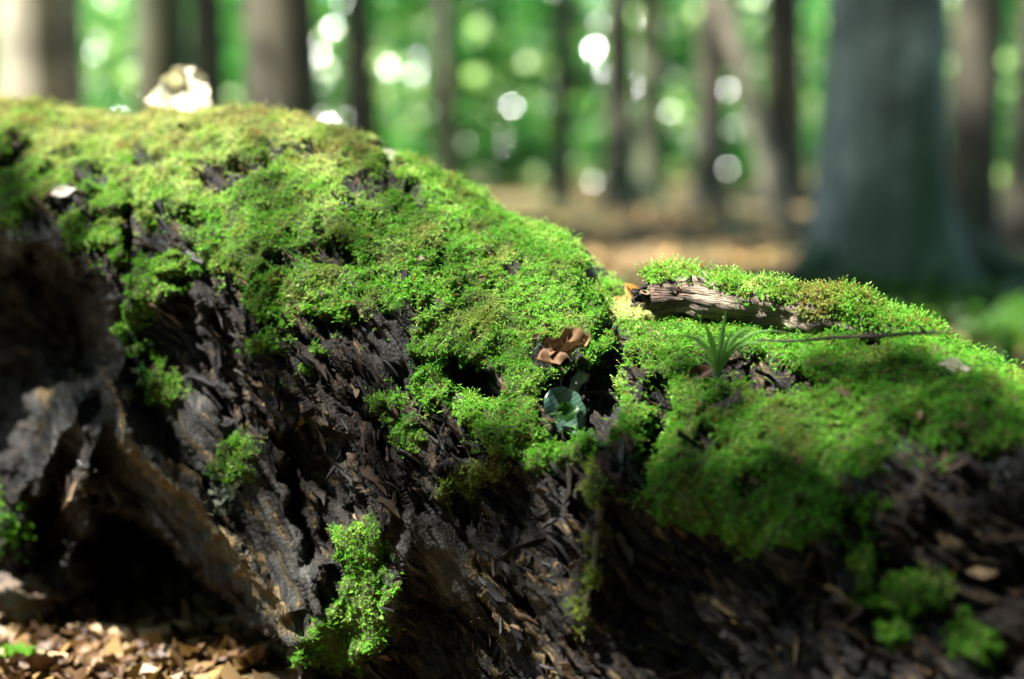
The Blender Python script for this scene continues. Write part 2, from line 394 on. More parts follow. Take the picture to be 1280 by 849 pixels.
PATCH = [  # label, list of ellipses / polygon
 ("large bright moss tuft low on the log front, beside the root groove", [[(425, 662), (470, 648), (492, 668), (488, 740), (486, 800), (462, 830), (420, 840), (376, 822), (386, 780), (420, 752), (436, 710)]]),
 ("moss cushion on the dark left face, below the hanging moss edge", [(185, 358, 36, 24, -10), (175, 388, 22, 16, 0)]),
 ("small rounded moss cushion, uppermost in the left chain", [(215, 332, 20, 18, 0)]),
 ("tiny moss ball left of the moss chain", [(149, 325, 12, 13, 0)]),
 ("small moss cushion in the middle of the left chain", [(172, 411, 17, 11, 0), (178, 436, 10, 10, 0)]),
 ("moss cushion at the bottom of the left chain", [(204, 481, 24, 14, 0), (205, 457, 11, 9, 0)]),
 ("little moss tuft alone on wood under the carpet edge", [(340, 433, 20, 11, -5)]),
 ("narrow slanting moss tuft at the carpet edge right of the lone tuft", [(396, 440, 10, 9, 0), (384, 458, 16, 7, -40)]),
 ("ragged moss strip above the grey lichen on the root", [(292, 575, 14, 26, 20), (300, 595, 14, 10, 0)]),
 ("moss sprig on dark wood below the carpet at centre", [(517, 545, 14, 17, 10)]),
 ("moss sprig hanging off the carpet left edge at centre", [(488, 500, 18, 13, -30)]),
 ("brownish moss clump under the carpet at centre", [(598, 598, 34, 13, -25), (632, 560, 14, 30, 20)]),
 ("mossy strand hanging down the rotten face", [(748, 625, 11, 34, -8), (740, 690, 8, 30, 5)]),
 ("tiny moss tip at the end of the hanging strand", [(729, 768, 9, 15, 0)]),
 ("blurred moss patch low at the right, largest of its cluster", [(1140, 742, 46, 24, -15), (1085, 752, 22, 10, 0)]),
 ("blurred moss tuft just below the low right patch", [(1120, 792, 18, 24, 20)]),
 ("thin blurred moss streak above the low right patch", [(1082, 712, 11, 28, 0)]),
 ("dim moss tuft nearest the lower right corner", [(1215, 802, 30, 26, 30)]),
 ("small moss spot right of the big shaded moss lobe", [(1088, 632, 16, 10, -30)]),
]
pm = []
for lab, shp in PATCH:
    f = np.full(Xp.shape, -1e9)
    for s in shp:
        f = np.maximum(f, sdpoly(Q, s) if isinstance(s, list) else ell(Q, *s))
    f = f + 11 * wob + 14 * wobf
    pm.append(smooth(-8, 8, f) ** 1.3)
m_patch = np.max(pm, 0)

# --- 3-D surface, smooth normals
S0 = unproj(Xp, Yp, D)
def normals(S):
    du = np.gradient(S, axis=0); dv = np.gradient(S, axis=1)
    n = np.cross(du, dv); n /= np.linalg.norm(n, axis=-1)[..., None] + 1e-12
    return n
N0 = normals(S0)
if N0[300, 150, 1] > 0: N0 = -N0
NS = N0.copy()
for _ in range(10):          # soften so that displacement does not fold
    NS[1:-1, 1:-1] = (NS[1:-1, 1:-1] + NS[:-2, 1:-1] + NS[2:, 1:-1] + NS[1:-1, :-2] + NS[1:-1, 2:]) / 5
NS /= np.linalg.norm(NS, axis=-1)[..., None]
# grain runs down to the right across the face
gang = np.radians(np.interp(xs, [-320, 150, 400, 600, 800, 1000, 1640], [50, 53, 55, 52, 45, 36, 28])); ga = np.repeat(gang[:, None], Xp.shape[1], 1)
mmx = (Xp - 640) * D / F * 1000; mmy = (Yp - 200) * D / F * 1000
mmz = D * 1000
mx = (xs - 640) * 1.4 / F * 1000; hh = np.concatenate([[0], np.cumsum(np.tan(0.5 * (gang[1:] + gang[:-1])) * np.diff(mx))]); hh -= np.interp(0, mx, hh)
al = mmx * 0.64 + mmy * 0.77; ac = (mmy - np.interp(mmx, mx, hh)) * np.cos(ga.mean()) + 14 * fbm(np.stack([mmx / 110, mmy / 110, 0 * Xp + 4], -1), 2)
G = np.stack([al / 110, ac / 7.5, mmz / 120], -1)
fib = perlin(G) + 0.5 * perlin(G * [2, 2.2, 2] + 5); fib2 = perlin(G * [1.6, 3.3, 2] + 31)
chunk = fbm(np.stack([al / 60, ac / 14, mmz / 40 + 7], -1), 3)
terr = chunk * 4.0; tf = np.floor(terr); tr = (tf + smooth(0.62, 1.0, terr - tf)) / 4.0
pits = fbm(np.stack([al / 22, ac / 6, mmz / 20 + 2], -1), 3)
SMOOTHW = [[(118, 450), (150, 465), (200, 488), (250, 498), (305, 545), (345, 600), (384, 670), (392, 760), (376, 890), (358, 890), (345, 800), (290, 740), (215, 665), (140, 600)],
           [(40, 490), (110, 470), (125, 540), (90, 570), (45, 560)], [(490, 640), (520, 635), (600, 720), (560, 760), (505, 720)],
           [(0, 275), (60, 280), (70, 320), (0, 318)], [(465, 400), (545, 385), (520, 420), (500, 470), (470, 450)]]
sm = np.max([smooth(-14, 14, sdpoly(Q, p) + 6 * wob) for p in SMOOTHW], 0)
mk = np.maximum(m_main, m_patch)
gD = np.hypot(np.gradient(D, axis=0) / np.gradient(Xp, axis=0), np.gradient(D, axis=1) / np.gradient(Yp, axis=1)) * F / D
for _ in range(6): gD[1:-1, 1:-1] = (gD[1:-1, 1:-1] + gD[:-2, 1:-1] + gD[2:, 1:-1] + gD[1:-1, :-2] + gD[1:-1, 2:]) / 5
calm = 1 / (1 + (gD / 3.0) ** 2)
rough = (1 - mk) * (1 - 0.85 * sm) * calm
disp = rough * (0.0065 * fib + 0.003 * fib2 + 0.016 * (tr - 0.1) + 0.003 * pits - 0.015 * smooth(0.25, 0.75, pits) - 0.016 * smooth(0.1, 0.6, -chunk))
fib3 = perlin(np.stack([al / 260, ac / 9, mmz / 80], -1)); fib4 = perlin(np.stack([al / 160, ac / 3.5, mmz / 60], -1))
WN = S0 * 1000
disp += (1 - mk) * (1 - calm) * (0.014 * fbm(WN / [34, 60, 34], 4) + 0.006 * perlin(WN / 9))
disp += (1 - mk) * sm * (0.3 + 0.7 * calm) * (0.0075 * fib3 + 0.0030 * fib4 - 0.009 * smooth(0.35, 0.6, fib3 + 0.4 * fib4))
W3 = S0 * 1000
lump = fbm(W3 / 42, 3) * 0.009 + (0.55 - np.abs(perlin(W3 / 24))) * 0.014 + (0.5 - np.abs(perlin(W3 / 11 + 9))) * 0.004
disp += m_main * (0.003 + 0.9 * lump) + m_patch * (0.005 + 0.6 * lump)
S1 = S0 + NS * disp[..., None]

# rot / pale wood zones of the side
rotm = np.clip(smooth(-0.15, 0.35, fbm(np.stack([al / 60, ac / 26, mmz / 60 + 3], -1), 3) + 0.15) * 0.9, 0, 1)
for b in [(430, 520, 90, 110, 0), (470, 610, 50, 40, 0), (300, 420, 60, 50, 0), (640, 760, 40, 60, -40), (1170, 640, 140, 80, 0), (60, 390, 90, 50, 0), (90, 650, 60, 80, 0), (1230, 720, 90, 70, 0)]:
    rotm = np.maximum(rotm, 0.9 * smooth(-10, 30, ell(Q, *b) + 22 * wob))
rotm *= (1 - 0.85 * sm)
tanm = np.zeros(Xp.shape)
for line, w in [([(135, 470), (190, 545), (260, 620), (330, 710), (370, 800)], 6), ([(200, 500), (270, 580), (330, 660), (376, 760)], 4), ([(250, 520), (310, 590), (360, 680)], 3), ([(45, 560), (60, 500), (95, 475)], 5), ([(165, 555), (232, 628), (305, 703), (362, 785)], 13), ([(125, 470), (160, 540)], 8), ([(120, 390), (130, 450)], 4), ([(590, 700), (640, 770), (690, 840)], 18),
                ([(60, 690), (90, 640)], 9), ([(640, 690), (700, 740)], 9), ([(395, 640), (400, 560)], 5), ([(360, 845), (390, 790)], 6), ([(200, 560), (260, 640), (300, 690)], 6)]:
    d, s = dpoly(Qw, line); tanm = np.maximum(tanm, smooth(1.0, 0.2, d / w + 0.7 * wobf))
tanm = np.clip(np.maximum(tanm, 0.9 * smooth(0.42, 0.62, fbm(np.stack([al / 22, ac / 6, mmz / 30 + 11], -1), 2)) * rough), 0, 1)

# --- back of the log, away from the camera
back = [(0.03, -0.006), (0.08, -0.03), (0.14, -0.08), (0.20, -0.16), (0.24, -0.27), (0.25, -0.42), (0.23, -0.75)]
cr = S1[:, 0]; rows = []
for b, dz in reversed(back):
    q = cr + np.array([0.47 * b, 0.88 * b, dz]); lum = fbm(q * 14, 3)[:, None] * 0.012
    q = q + lum * np.array([0.4, 0.8, 0.4]); rows.append(q)
SB = np.stack(rows, 1); nb = SB.shape[1]
SALL = np.concatenate([SB, S1], 1)
def padb(a, v): return np.concatenate([np.full((a.shape[0], nb), v), a], 1)
A_moss = padb(mk, 0.9); A_rot = padb(rotm, 0.5); A_tan = padb(tanm, 0.0)
Gall = np.concatenate([SB * [20, 60, 60], G], 1)
nX, nY = SALL.shape[:2]
log_loc = Vector((-0.05, 1.75, 0.0))
fallen_log = obj("fallen_log", None, label="thick rotten fallen log under bright green moss, dark charred looking face", cat="log", loc=log_loc)
me = make_mesh("log_wood", local(fallen_log, SALL.reshape(-1, 3)), grid_faces(nX, nY))
attr(me, "moss", 'FLOAT', A_moss); attr(me, "rot", 'FLOAT', A_rot); attr(me, "tan", 'FLOAT', A_tan); attr(me, "grain", 'FLOAT_VECTOR', Gall); attr(me, "slab", 'FLOAT', padb(sm, 0.0))
log_wood = obj("log_wood", me, M_wood, fallen_log, label="dark rotten wood with brown crumbling grain and deep hollows")

NF = normals(SALL)
if NF[300, 150, 1] > 0: NF = -NF
def surf(x, y, lift=0.0):
    """point and normal on the log seen at a photo position"""
    i = int(np.argmin(np.abs(xs - x))); j = int(np.argmin(np.abs(Yp[i] - y)))
    n = NF[max(i - 3, 0):i + 4, max(nb + j - 3, 0):nb + j + 4].reshape(-1, 3).mean(0); n /= np.linalg.norm(n)
    return Vector(SALL[i, nb + j] + n * lift), Vector(n)

def front(x, y, lift=0.01, win=10):
    """point just in front of whatever part of the log is nearest around a photo position"""
    while True:
        i = np.where(np.abs(xs - x) < win)[0]; sub = SALL[i][:, nb:]; m = np.abs(Yp[i] - y) < win
        if m.sum() > 3: break
        win *= 1.5
    return P(x, y, float(np.percentile(sub[..., 1][m], 25)) - lift)

# ------------------------------------------------------------------ moss shoots
def shoot_mesh(k, n_leaf, h, spread):
    r = np.random.default_rng(100 + k); V = []; Fq = []; T = []
    bend = r.normal(size=2) * 0.25
    for i in range(n_leaf):
        f = (i + 0.5) / n_leaf; z = h * (0.12 + 0.88 * f); a = i * 2.4 + r.normal() * 0.3
        L = spread * (0.65 + 0.5 * r.random()) * (1.0 - 0.45 * f); wd = L * 0.30; up = 0.25 + 0.95 * f + r.normal() * 0.15
        dr = np.array([math.cos(a) * math.cos(up), math.sin(a) * math.cos(up), math.sin(up)]); sd = np.array([-math.sin(a), math.cos(a), 0])
        o = np.array([bend[0] * z * z / h, bend[1] * z * z / h, z]); nn = np.cross(dr, sd)
        b0 = len(V)
        V += [o, o + dr * L * 0.5 + sd * wd - nn * L * 0.08, o + dr * L, o + dr * L * 0.5 - sd * wd - nn * L * 0.08]
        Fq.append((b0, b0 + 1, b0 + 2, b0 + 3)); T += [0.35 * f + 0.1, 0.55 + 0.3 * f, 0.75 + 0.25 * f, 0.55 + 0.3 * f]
    me = make_mesh("moss_shoot", np.array(V), np.array(Fq)); attr(me, "tip", 'FLOAT', T); me.materials.append(M_moss)
    return bpy.data.objects.new("moss_shoot", me)
def frond_mesh(k, n, L):
    r = np.random.default_rng(150 + k); V, Fq, T = [], [], []
    for i in range(n):
        f = (i + 0.5) / n; o = np.array([L * f * 0.8, 0, L * (0.15 + 0.5 * f - 0.25 * f * f)])
        for sd in (-1, 1):
            l = L * 0.30 * (1.05 - f) * (0.8 + 0.4 * r.random()) + 0.0008; d = np.array([0.6, sd * 0.8, 0.25 + 0.2 * r.normal()]); d /= np.linalg.norm(d); w = np.array([-d[1], d[0], 0.1]) * l * 0.22
            b0 = len(V); V += [o, o + d * l * 0.5 + w, o + d * l, o + d * l * 0.5 - w]; Fq.append((b0, b0 + 1, b0 + 2, b0 + 3)); T += [0.4, 0.7, 1.0, 0.7]
    me = make_mesh("moss_frond", np.array(V), np.array(Fq)); attr(me, "tip", 'FLOAT', T); me.materials.append(M_moss); return bpy.data.objects.new("moss_frond", me)
def stalk_mesh():
    V, Fq, T = [], [], []
    for k, (z, x, rr) in enumerate([(0, 0, .00025), (0.008, 0.0008, .00022), (0.014, 0.002, .0002), (0.0148, 0.0026, .0007), (0.0165, 0.0034, .0006), (0.0175, 0.004, .0001)]):
        for q in range(4): a = q * 1.5708; V.append((x + rr * math.cos(a), rr * math.sin(a), z)); T.append(1.0)
        if k:
            for q in range(4): Fq.append((4 * k - 4 + q, 4 * k - 4 + (q + 1) % 4, 4 * k + (q + 1) % 4, 4 * k + q))
    me = make_mesh("moss_stalk", np.array(V), np.array(Fq)); attr(me, "tip", 'FLOAT', T); me.materials.append(M_moss); return bpy.data.objects.new("moss_stalk", me)
SHOOTS = [shoot_mesh(0, 15, 0.0085, 0.0036), shoot_mesh(1, 12, 0.0070, 0.0042), shoot_mesh(2, 18, 0.0105, 0.0032), shoot_mesh(3, 10, 0.0055, 0.0046), frond_mesh(0, 8, 0.0095), frond_mesh(1, 7, 0.0075), stalk_mesh()]
VARP = np.array([0.22, 0.18, 0.17, 0.15, 0.13, 0.13, 0.02])
def moss_group(shoots, name):
    g = bpy.data.node_groups.new(name, 'GeometryNodeTree')
    g.interface.new_socket("Geometry", in_out='INPUT', socket_type='NodeSocketGeometry'); g.interface.new_socket("Geometry", in_out='OUTPUT', socket_type='NodeSocketGeometry')
    N = g.nodes; L = g.links
    gi = N.new("NodeGroupInput"); go = N.new("NodeGroupOutput"); ip = N.new("GeometryNodeInstanceOnPoints"); jg = N.new("GeometryNodeGeometryToInstance")
    for s in shoots:
        oi = N.new("GeometryNodeObjectInfo"); oi.inputs[0].default_value = s; L.new(oi.outputs["Geometry"], jg.inputs[0])
    def na(nm, t):
        a = N.new("GeometryNodeInputNamedAttribute"); a.data_type = t; a.inputs[0].default_value = nm; return a.outputs[0]
    er = N.new("FunctionNodeEulerToRotation"); L.new(na("rot", 'FLOAT_VECTOR'), er.inputs[0])
    L.new(gi.outputs[0], ip.inputs["Points"]); L.new(jg.outputs[0], ip.inputs["Instance"]); ip.inputs["Pick Instance"].default_value = True
    L.new(na("var", 'INT'), ip.inputs["Instance Index"]); L.new(er.outputs[0], ip.inputs["Rotation"]); L.new(na("scl", 'FLOAT'), ip.inputs["Scale"])
    L.new(ip.outputs[0], go.inputs[0])
    return g
MOSS_G = moss_group(SHOOTS, "moss_shoots")
def sample_grid(Sg, Ng, Wg, n, extra=None):
    a = Sg[:-1, :-1]; b = Sg[1:, :-1]; c = Sg[:-1, 1:]
    area = np.linalg.norm(np.cross(b - a, c - a), axis=-1)
    w = area * (Wg[:-1, :-1] + Wg[1:, 1:]) * 0.5
    cum = np.cumsum(w.ravel()); tot = cum[-1]
    ix = np.searchsorted(cum, rng.random(n) * tot); i, j = np.unravel_index(np.minimum(ix, w.size - 1), w.shape)
    u = rng.random((n, 1)); v = rng.random((n, 1))
    def bl(A): return A[i, j] * (1 - u) * (1 - v) + A[i + 1, j] * u * (1 - v) + A[i, j + 1] * (1 - u) * v + A[i + 1, j + 1] * u * v
    return bl(Sg), bl(Ng), tot, (i, j)
def moss_points(name, pts, nor, tint, dry, scl, label, parent=None, cat=None, kind=None, group=None, upw=0.5, tilt=0.45, loc=None, stalks=0.008):
    n = len(pts)
    d = nor * (1 - upw) + np.array([0, 0, 1]) * upw + rng.normal(size=(n, 3)) * tilt
    d /= np.linalg.norm(d, axis=1)[:, None]
    # euler XYZ taking +Z to d, spin about own axis first
    tx = np.arccos(np.clip(d[:, 2], -1, 1)); az = np.arctan2(d[:, 1], d[:, 0])
    spin = rng.random(n) * 6.283
    # R = Rz(az) Ry(tx) ; euler (0,tx,az); spin is mixed in by the variants and the azimuth
    rot = np.stack([np.zeros(n), tx, az], 1)
    loc = Vector(pts.mean(0)) if loc is None else loc
    vp = VARP.copy(); vp[-1] = stalks; vp /= vp.sum(); var = rng.choice(len(SHOOTS), n, p=vp)
    dry = np.where(var == len(SHOOTS) - 1, 1.0, dry); tint = np.where(var == len(SHOOTS) - 1, 0.9, tint)
    if kind == "thing":           # a countable clump: its shoots are real faces of one mesh
        V, Fq, T, A, B, c0 = [], [], [], [], [], 0
        for k, sh in enumerate(SHOOTS):
            m = sh.data; co = np.zeros(len(m.vertices) * 3, np.float32); m.vertices.foreach_get("co", co); co = co.reshape(-1, 3)
            tp = np.zeros(len(co), np.float32); m.attributes["tip"].data.foreach_get("value", tp)
            fi = np.array([p.vertices[:] for p in m.polygons]); w = np.where(var == k)[0]
            if not len(w): continue
            ct, st, ca, sa, cs, ss = np.cos(tx[w]), np.sin(tx[w]), np.cos(az[w]), np.sin(az[w]), np.cos(spin[w]), np.sin(spin[w])
            x = co[None, :, 0] * cs[:, None] - co[None, :, 1] * ss[:, None]; y = co[None, :, 0] * ss[:, None] + co[None, :, 1] * cs[:, None]; z = np.repeat(co[None, :, 2], len(w), 0)
            x2 = x * ct[:, None] + z * st[:, None]; z2 = -x * st[:, None] + z * ct[:, None]
            p = np.stack([x2 * ca[:, None] - y * sa[:, None], x2 * sa[:, None] + y * ca[:, None], z2], -1) * scl[w][:, None, None] + (pts[w] - np.array(loc))[:, None]
            V.append(p.reshape(-1, 3)); Fq.append((fi[None] + (np.arange(len(w)) * len(co))[:, None, None]).reshape(-1, 4) + c0); c0 += len(w) * len(co)
            T.append(np.tile(tp, len(w))); A.append(np.repeat(np.clip(tint[w], 0, 1), len(co))); B.append(np.repeat(np.clip(dry[w], 0, 1), len(co)))
        me = make_mesh(name, np.concatenate(V), np.concatenate(Fq))
        for nm, q in (("tip", T), ("tint", A), ("dry", B)): attr(me, nm, 'FLOAT', np.concatenate(q))
        return obj(name, me, M_moss, parent, label, cat, group, None, loc)
    me = bpy.data.meshes.new(name); me.vertices.add(n); me.vertices.foreach_set("co", (pts - np.array(loc)).astype(np.float32).ravel())
    attr(me, "rot", 'FLOAT_VECTOR', rot); attr(me, "scl", 'FLOAT', scl); attr(me, "tint", 'FLOAT', np.clip(tint, 0, 1)); attr(me, "dry", 'FLOAT', np.clip(dry, 0, 1))
    attr(me, "var", 'INT', var)
    o = obj(name, me, M_moss, parent, label, cat, group, kind, loc if parent is None else loc - parent.location)
    md = o.modifiers.new("shoots", 'NODES'); md.node_group = MOSS_G
    return o
def moss_tint(p):
    w = p * 1000
    t = 0.56 + 0.30 * fbm(w / 60, 2) + 0.22 * perlin(w / 14) + rng.normal(size=len(p)) * 0.13
    dr = smooth(0.15, 0.9, fbm(w / 45 + 40, 4) + 0.08) * 0.45 + (rng.random(len(p)) < 0.05) * 0.8
    return t, dr
# carpet: front and over the back
film = 0.16 * smooth(-34, -4, moss) * smooth(0.0, 0.4, fbm(np.stack([al / 40, ac / 12, mmz / 30 + 21], -1), 3)) * (Yp < 885)
Wm = np.concatenate([np.full((nX, nb), 0.10), np.maximum(m_main, film)], 1)
pts, nor, tot, (ii, jj) = sample_grid(SALL, NF, Wm, 400000)
print("moss area", tot)
tint, dry = moss_tint(pts)
xpx = xs[ii]; ypx = np.concatenate([np.full((nX, nb), 0), Yp], 1)[ii, jj]
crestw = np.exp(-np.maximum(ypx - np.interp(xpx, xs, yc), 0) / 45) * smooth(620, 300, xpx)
tint = tint + 0.32 * crestw + 0.15 * smooth(300, 200, ypx) - 0.16 * smooth(820, 900, xpx) * smooth(410, 440, ypx)  # shade on the right-hand moss is put into its tint
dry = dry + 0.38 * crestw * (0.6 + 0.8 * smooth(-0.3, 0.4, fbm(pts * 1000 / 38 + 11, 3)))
hot = smooth(0, 10, np.minimum(ell(np.stack([xpx, ypx], 1), 805, 398, 75, 18, 4), 10)); tint = tint + 0.75 * hot; dry = dry * (1 - 0.7 * hot)  # overexposed sun patch painted into the moss as a paler ellipse
scl = (0.42 + 0.40 * rng.random(len(pts))) * (1.0 + 0.45 * fbm(pts * 1000 / 30 + 70, 2))
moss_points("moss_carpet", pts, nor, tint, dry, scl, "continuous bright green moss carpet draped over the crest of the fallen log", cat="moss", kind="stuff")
for (lab, shp), f in zip(PATCH, pm):
    Wp = np.concatenate([np.zeros((nX, nb)), f * (1 - m_main)], 1)
    a = SALL[:-1, :-1]; ar = (np.linalg.norm(np.cross(SALL[1:, :-1] - a, SALL[:-1, 1:] - a), axis=-1) * Wp[:-1, :-1]).sum()
    n = int(np.clip(ar / (0.0018 ** 2), 80, 7500))
    pts, nor, tot, _ = sample_grid(SALL, NF, Wp, n)
    tint, dry = moss_tint(pts)
    if "brownish" in lab or "strand" in lab: dry = dry + 0.45
    else: dry *= 0.35
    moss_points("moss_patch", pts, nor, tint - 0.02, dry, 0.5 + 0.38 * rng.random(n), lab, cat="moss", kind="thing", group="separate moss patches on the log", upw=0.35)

# ------------------------------------------------------------------ wood flakes (parts of the log)
def flake_mesh(k):
    """a broken slab of wood: jagged ends, split along the grain"""
    r = np.random.default_rng(300 + k); n = 5
    top = np.stack([np.linspace(-0.5, 0.5, n) + r.normal(size=n) * 0.05, 0.22 + 0.09 * r.normal(size=n)], 1); top[0, 0] -= 0.15 * r.random(); top[-1, 0] += 0.2 * r.random()
    bot = np.stack([np.linspace(0.5, -0.5, n) + r.normal(size=n) * 0.05, -0.22 + 0.09 * r.normal(size=n)], 1); bot[0, 0] -= 0.25 * r.random()
    midr = [[0.42 - 0.25 * r.random(), 0.03 * r.normal()]]; midl = [[-0.42 + 0.25 * r.random(), 0.03 * r.normal()]]
    out = np.concatenate([top, midr, bot, midl]); m = len(out); th = 0.07 + 0.08 * r.random(); tilt = r.normal() * 0.12; bow = r.normal() * 0.2
    zb = out[:, 0] * tilt + bow * out[:, 0] ** 2 + 0.025 * r.normal(size=m)
    V = np.concatenate([np.c_[out, zb], np.c_[out * (0.88 + 0.1 * r.random((m, 1))), zb + th * (0.6 + 0.8 * r.random(m))]])
    i = np.arange(m); sides = np.stack([i, (i + 1) % m, (i + 1) % m + m, i + m], 1)
    # strips across top and bottom faces: (top row 0..n-1, bottom row n+1..2n)
    q = []
    for o_ in (0, m):
        for j in range(n - 1): q.append((o_ + j, o_ + j + 1, o_ + 2 * n - j - 1, o_ + 2 * n - j))
    tri = [(m + 0, m + 2 * n, m + m - 1), (m + n - 1, m + n, m + n + 1)]
    me = make_mesh("wood_flake", V, [np.concatenate([sides, np.array(q)]), np.array(tri)], False); me.materials.append(M_flake); return me
FLK = [flake_mesh(k) for k in range(10)]
vis = np.zeros(Xp.shape); vis[(Xp > -10) & (Xp < 1290) & (Yp < 860)] = 1
Wf = np.concatenate([np.zeros((nX, nb)), vis * rough * (1 - sm) * (0.2 + rotm) * (mk < 0.2)], 1)
nfl = 2000
pts, nor, tot, (ii, jj) = sample_grid(SALL, NF, Wf, nfl)
rad = ga[ii, np.clip(jj - nb, 0, ga.shape[1] - 1)]
size = 0.006 + 0.026 * rng.random(nfl) ** 2.6
order = np.argsort(-size); jv = []; jf = []; jt = []; jr = []; cnt = 0
for q, k in enumerate(order):
    n = Vector(nor[k]).normalized()
    # grain direction lies in the surface: photo down-right
    g = Vector((math.cos(rad[k]), 0.1, -math.sin(rad[k]))); g = (g - n * g.dot(n)).normalized()
    g = (g + Vector(rng.normal(size=3)) * 0.12 + n * rng.normal() * 0.16).normalized()
    z = (n - g * n.dot(g)).normalized(); z = (z + g.cross(z) * rng.normal() * 0.35).normalized(); y = z.cross(g)
    s = size[k]; sw = s * (0.3 + 0.55 * rng.random()); s *= 1.35
    R = Matrix((g * s, y * sw, z * s * 0.9)).transposed().to_4x4()
    R.translation = Vector(pts[k]) - n * (0.001 + 0.10 * s) - log_loc
    if q < 290:
        o = obj("wood_flake", FLK[k % 10], None, fallen_log); o.matrix_local = R
    else:
        v = np.array([R @ w.co for w in FLK[k % 10].vertices]); f4 = np.array([p.vertices[:] for p in FLK[k % 10].polygons if len(p.vertices) == 4]); f3 = np.array([p.vertices[:] for p in FLK[k % 10].polygons if len(p.vertices) == 3])
        jv.append(v); jf.append(f4 + cnt); jt.append(f3 + cnt); jr.append(np.full(len(v), rng.random())); cnt += len(v)
wsp = make_mesh("wood_splinters", np.concatenate(jv), [np.concatenate(jf), np.concatenate(jt)], False); attr(wsp, "tint", 'FLOAT', np.concatenate(jr))
obj("wood_splinters", wsp, M_flake, fallen_log, kind="stuff")

# ------------------------------------------------------------------ tubes
def tube(path, radii, seg=10, rough=0.0, nscale=40, squash=None, cap=True, seed=0):
    path = [Vector(p) for p in path]; V = []; n = len(path)
    up = Vector((0.1, 0.2, 1)).normalized()
    for i, p in enumerate(path):
        t = (path[min(i + 1, n - 1)] - path[max(i - 1, 0)]).normalized()
        a = t.cross(up); a = a.normalized() if a.length > 1e-4 else Vector((1, 0, 0)); b = t.cross(a).normalized()
        for k in range(seg):
            th = 6.28318 * k / seg; V.append(p + (a * math.cos(th) + b * math.sin(th)) * radii[i])
    V = np.array(V); C = np.repeat(np.array(path), seg, 0)
    if rough:
        q = V * nscale + seed * 3.7; f = fbm(q, 3)[:, None]; V = C + (V - C) * (1 + rough * f)
    Fq = []
    for i in range(n - 1):
        for k in range(seg): Fq.append((i * seg + k, i * seg + (k + 1) % seg, (i + 1) * seg + (k + 1) % seg, (i + 1) * seg + k))
    Fs = [np.array(Fq)]
    if cap:
        V = np.concatenate([V, [path[0], path[-1]]]); a, b = len(V) - 2, len(V) - 1
        T = [(a, (k + 1) % seg, k) for k in range(seg)] + [(b, (n - 1) * seg + k, (n - 1) * seg + (k + 1) % seg) for k in range(seg)]
        Fs.append(np.array(T))
    return V, Fs
def resample(pts, n):
    pts = np.array(pts, float); d = np.concatenate([[0], np.cumsum(np.linalg.norm(np.diff(pts, axis=0), axis=1))]); s = np.linspace(0, d[-1], n)
    # catmull style smoothing by dense linear + blur
    q = np.stack([np.interp(s, d, pts[:, k]) for k in range(pts.shape[1])], 1)
    for _ in range(max(2, n // 14)): q[1:-1] = (q[:-2] + 2 * q[1:-1] + q[2:]) / 4
    return q

# dead branch lying on the log
M_dry = mat_bark("weathered_wood", (0.07, 0.055, 0.04), (0.24, 0.19, 0.13), (0.46, 0.38, 0.27), 0.0, 0.01)
def mat_drywood():
    m, n, b = new_mat("weathered_branch")
    g = attrn(n, "grain").outputs["Vector"]; f = noise(n, g, 1.0, 6, 0.65); f2 = noise(n, g, 5, 4)
    c = ramp(n, [(0.28, (0.012, 0.008, 0.005)), (0.42, (0.055, 0.038, 0.024)), (0.55, (0.12, 0.09, 0.06)), (0.75, (0.21, 0.165, 0.115))], f)
    c = mixc(n, c, ramp(n, [(0.35, (0.006, 0.004, 0.003)), (0.55, (0.05, 0.025, 0.012)), (0.75, (0.22, 0.12, 0.06))], f2), attrn(n, "rot").outputs["Fac"])
    n.links.new(c, b.inputs["Base Color"]); b.inputs["Roughness"].default_value = 0.8
    s = node(n, "ShaderNodeMath", operation='ADD'); n.links.new(f, s.inputs[0]); n.links.new(f2, s.inputs[1]); bump(n, s.outputs[0], b, 0.9, 0.004); return m
M_drywood = mat_drywood()
bp = np.concatenate([unproj(x, y, d)[None] for x, y, d in [(812, 361, 1.515), (850, 366, 1.50), (900, 373, 1.485), (960, 383, 1.465), (1020, 390, 1.445), (1080, 403, 1.425), (1150, 426, 1.40), (1190, 444, 1.385)]])
bp = resample(bp, 70); br = np.interp(np.linspace(0, 1, 70), [0, 0.04, 0.2, 0.5, 0.7, 0.9, 1], [0.020, 0.024, 0.0235, 0.024, 0.022, 0.018, 0.010])
branch = obj("dead_branch", None, label="short weathered broken branch half covered in moss, lying along the log crest", cat="branch", loc=Vector(bp[20]))
seg = 40
V, Fs = tube(bp, br, seg)
th = np.tile(np.arange(seg) / seg * 6.283, 70); ln = np.repeat(np.linspace(0, 1, 70), seg)
fibn = perlin(np.stack([ln * 5, np.cos(th) * 4.5, np.sin(th) * 4.5], -1)) + 0.6 * perlin(np.stack([ln * 11, np.cos(th) * 10, np.sin(th) * 10], -1))
Cn = np.repeat(bp, seg, 0); knob = fbm(V[:-2] * 38, 3) * (0.30 + 0.5 * smooth(0.2, 0.0, ln)); V[:-2] = Cn + (V[:-2] - Cn) * (1 + 0.26 * fibn + knob)[:, None]
jag = (ln < 0.03); dirb = np.array(bp[0] - bp[6]); dirb = dirb / np.linalg.norm(dirb); V[-2] -= dirb * 0.02
V[:-2][jag] += dirb * (0.022 * perlin(np.stack([th[jag] * 3, 0 * th[jag], 0 * th[jag] + 5], -1)))[:, None]
me = make_mesh("branch_wood", local(branch, V), Fs)
gr = np.concatenate([np.stack([ln * 7, np.cos(th) * 3.2, np.sin(th) * 3.2], -1), [[0, 0, 0], [7, 0, 0]]]); attr(me, "grain", 'FLOAT_VECTOR', gr)
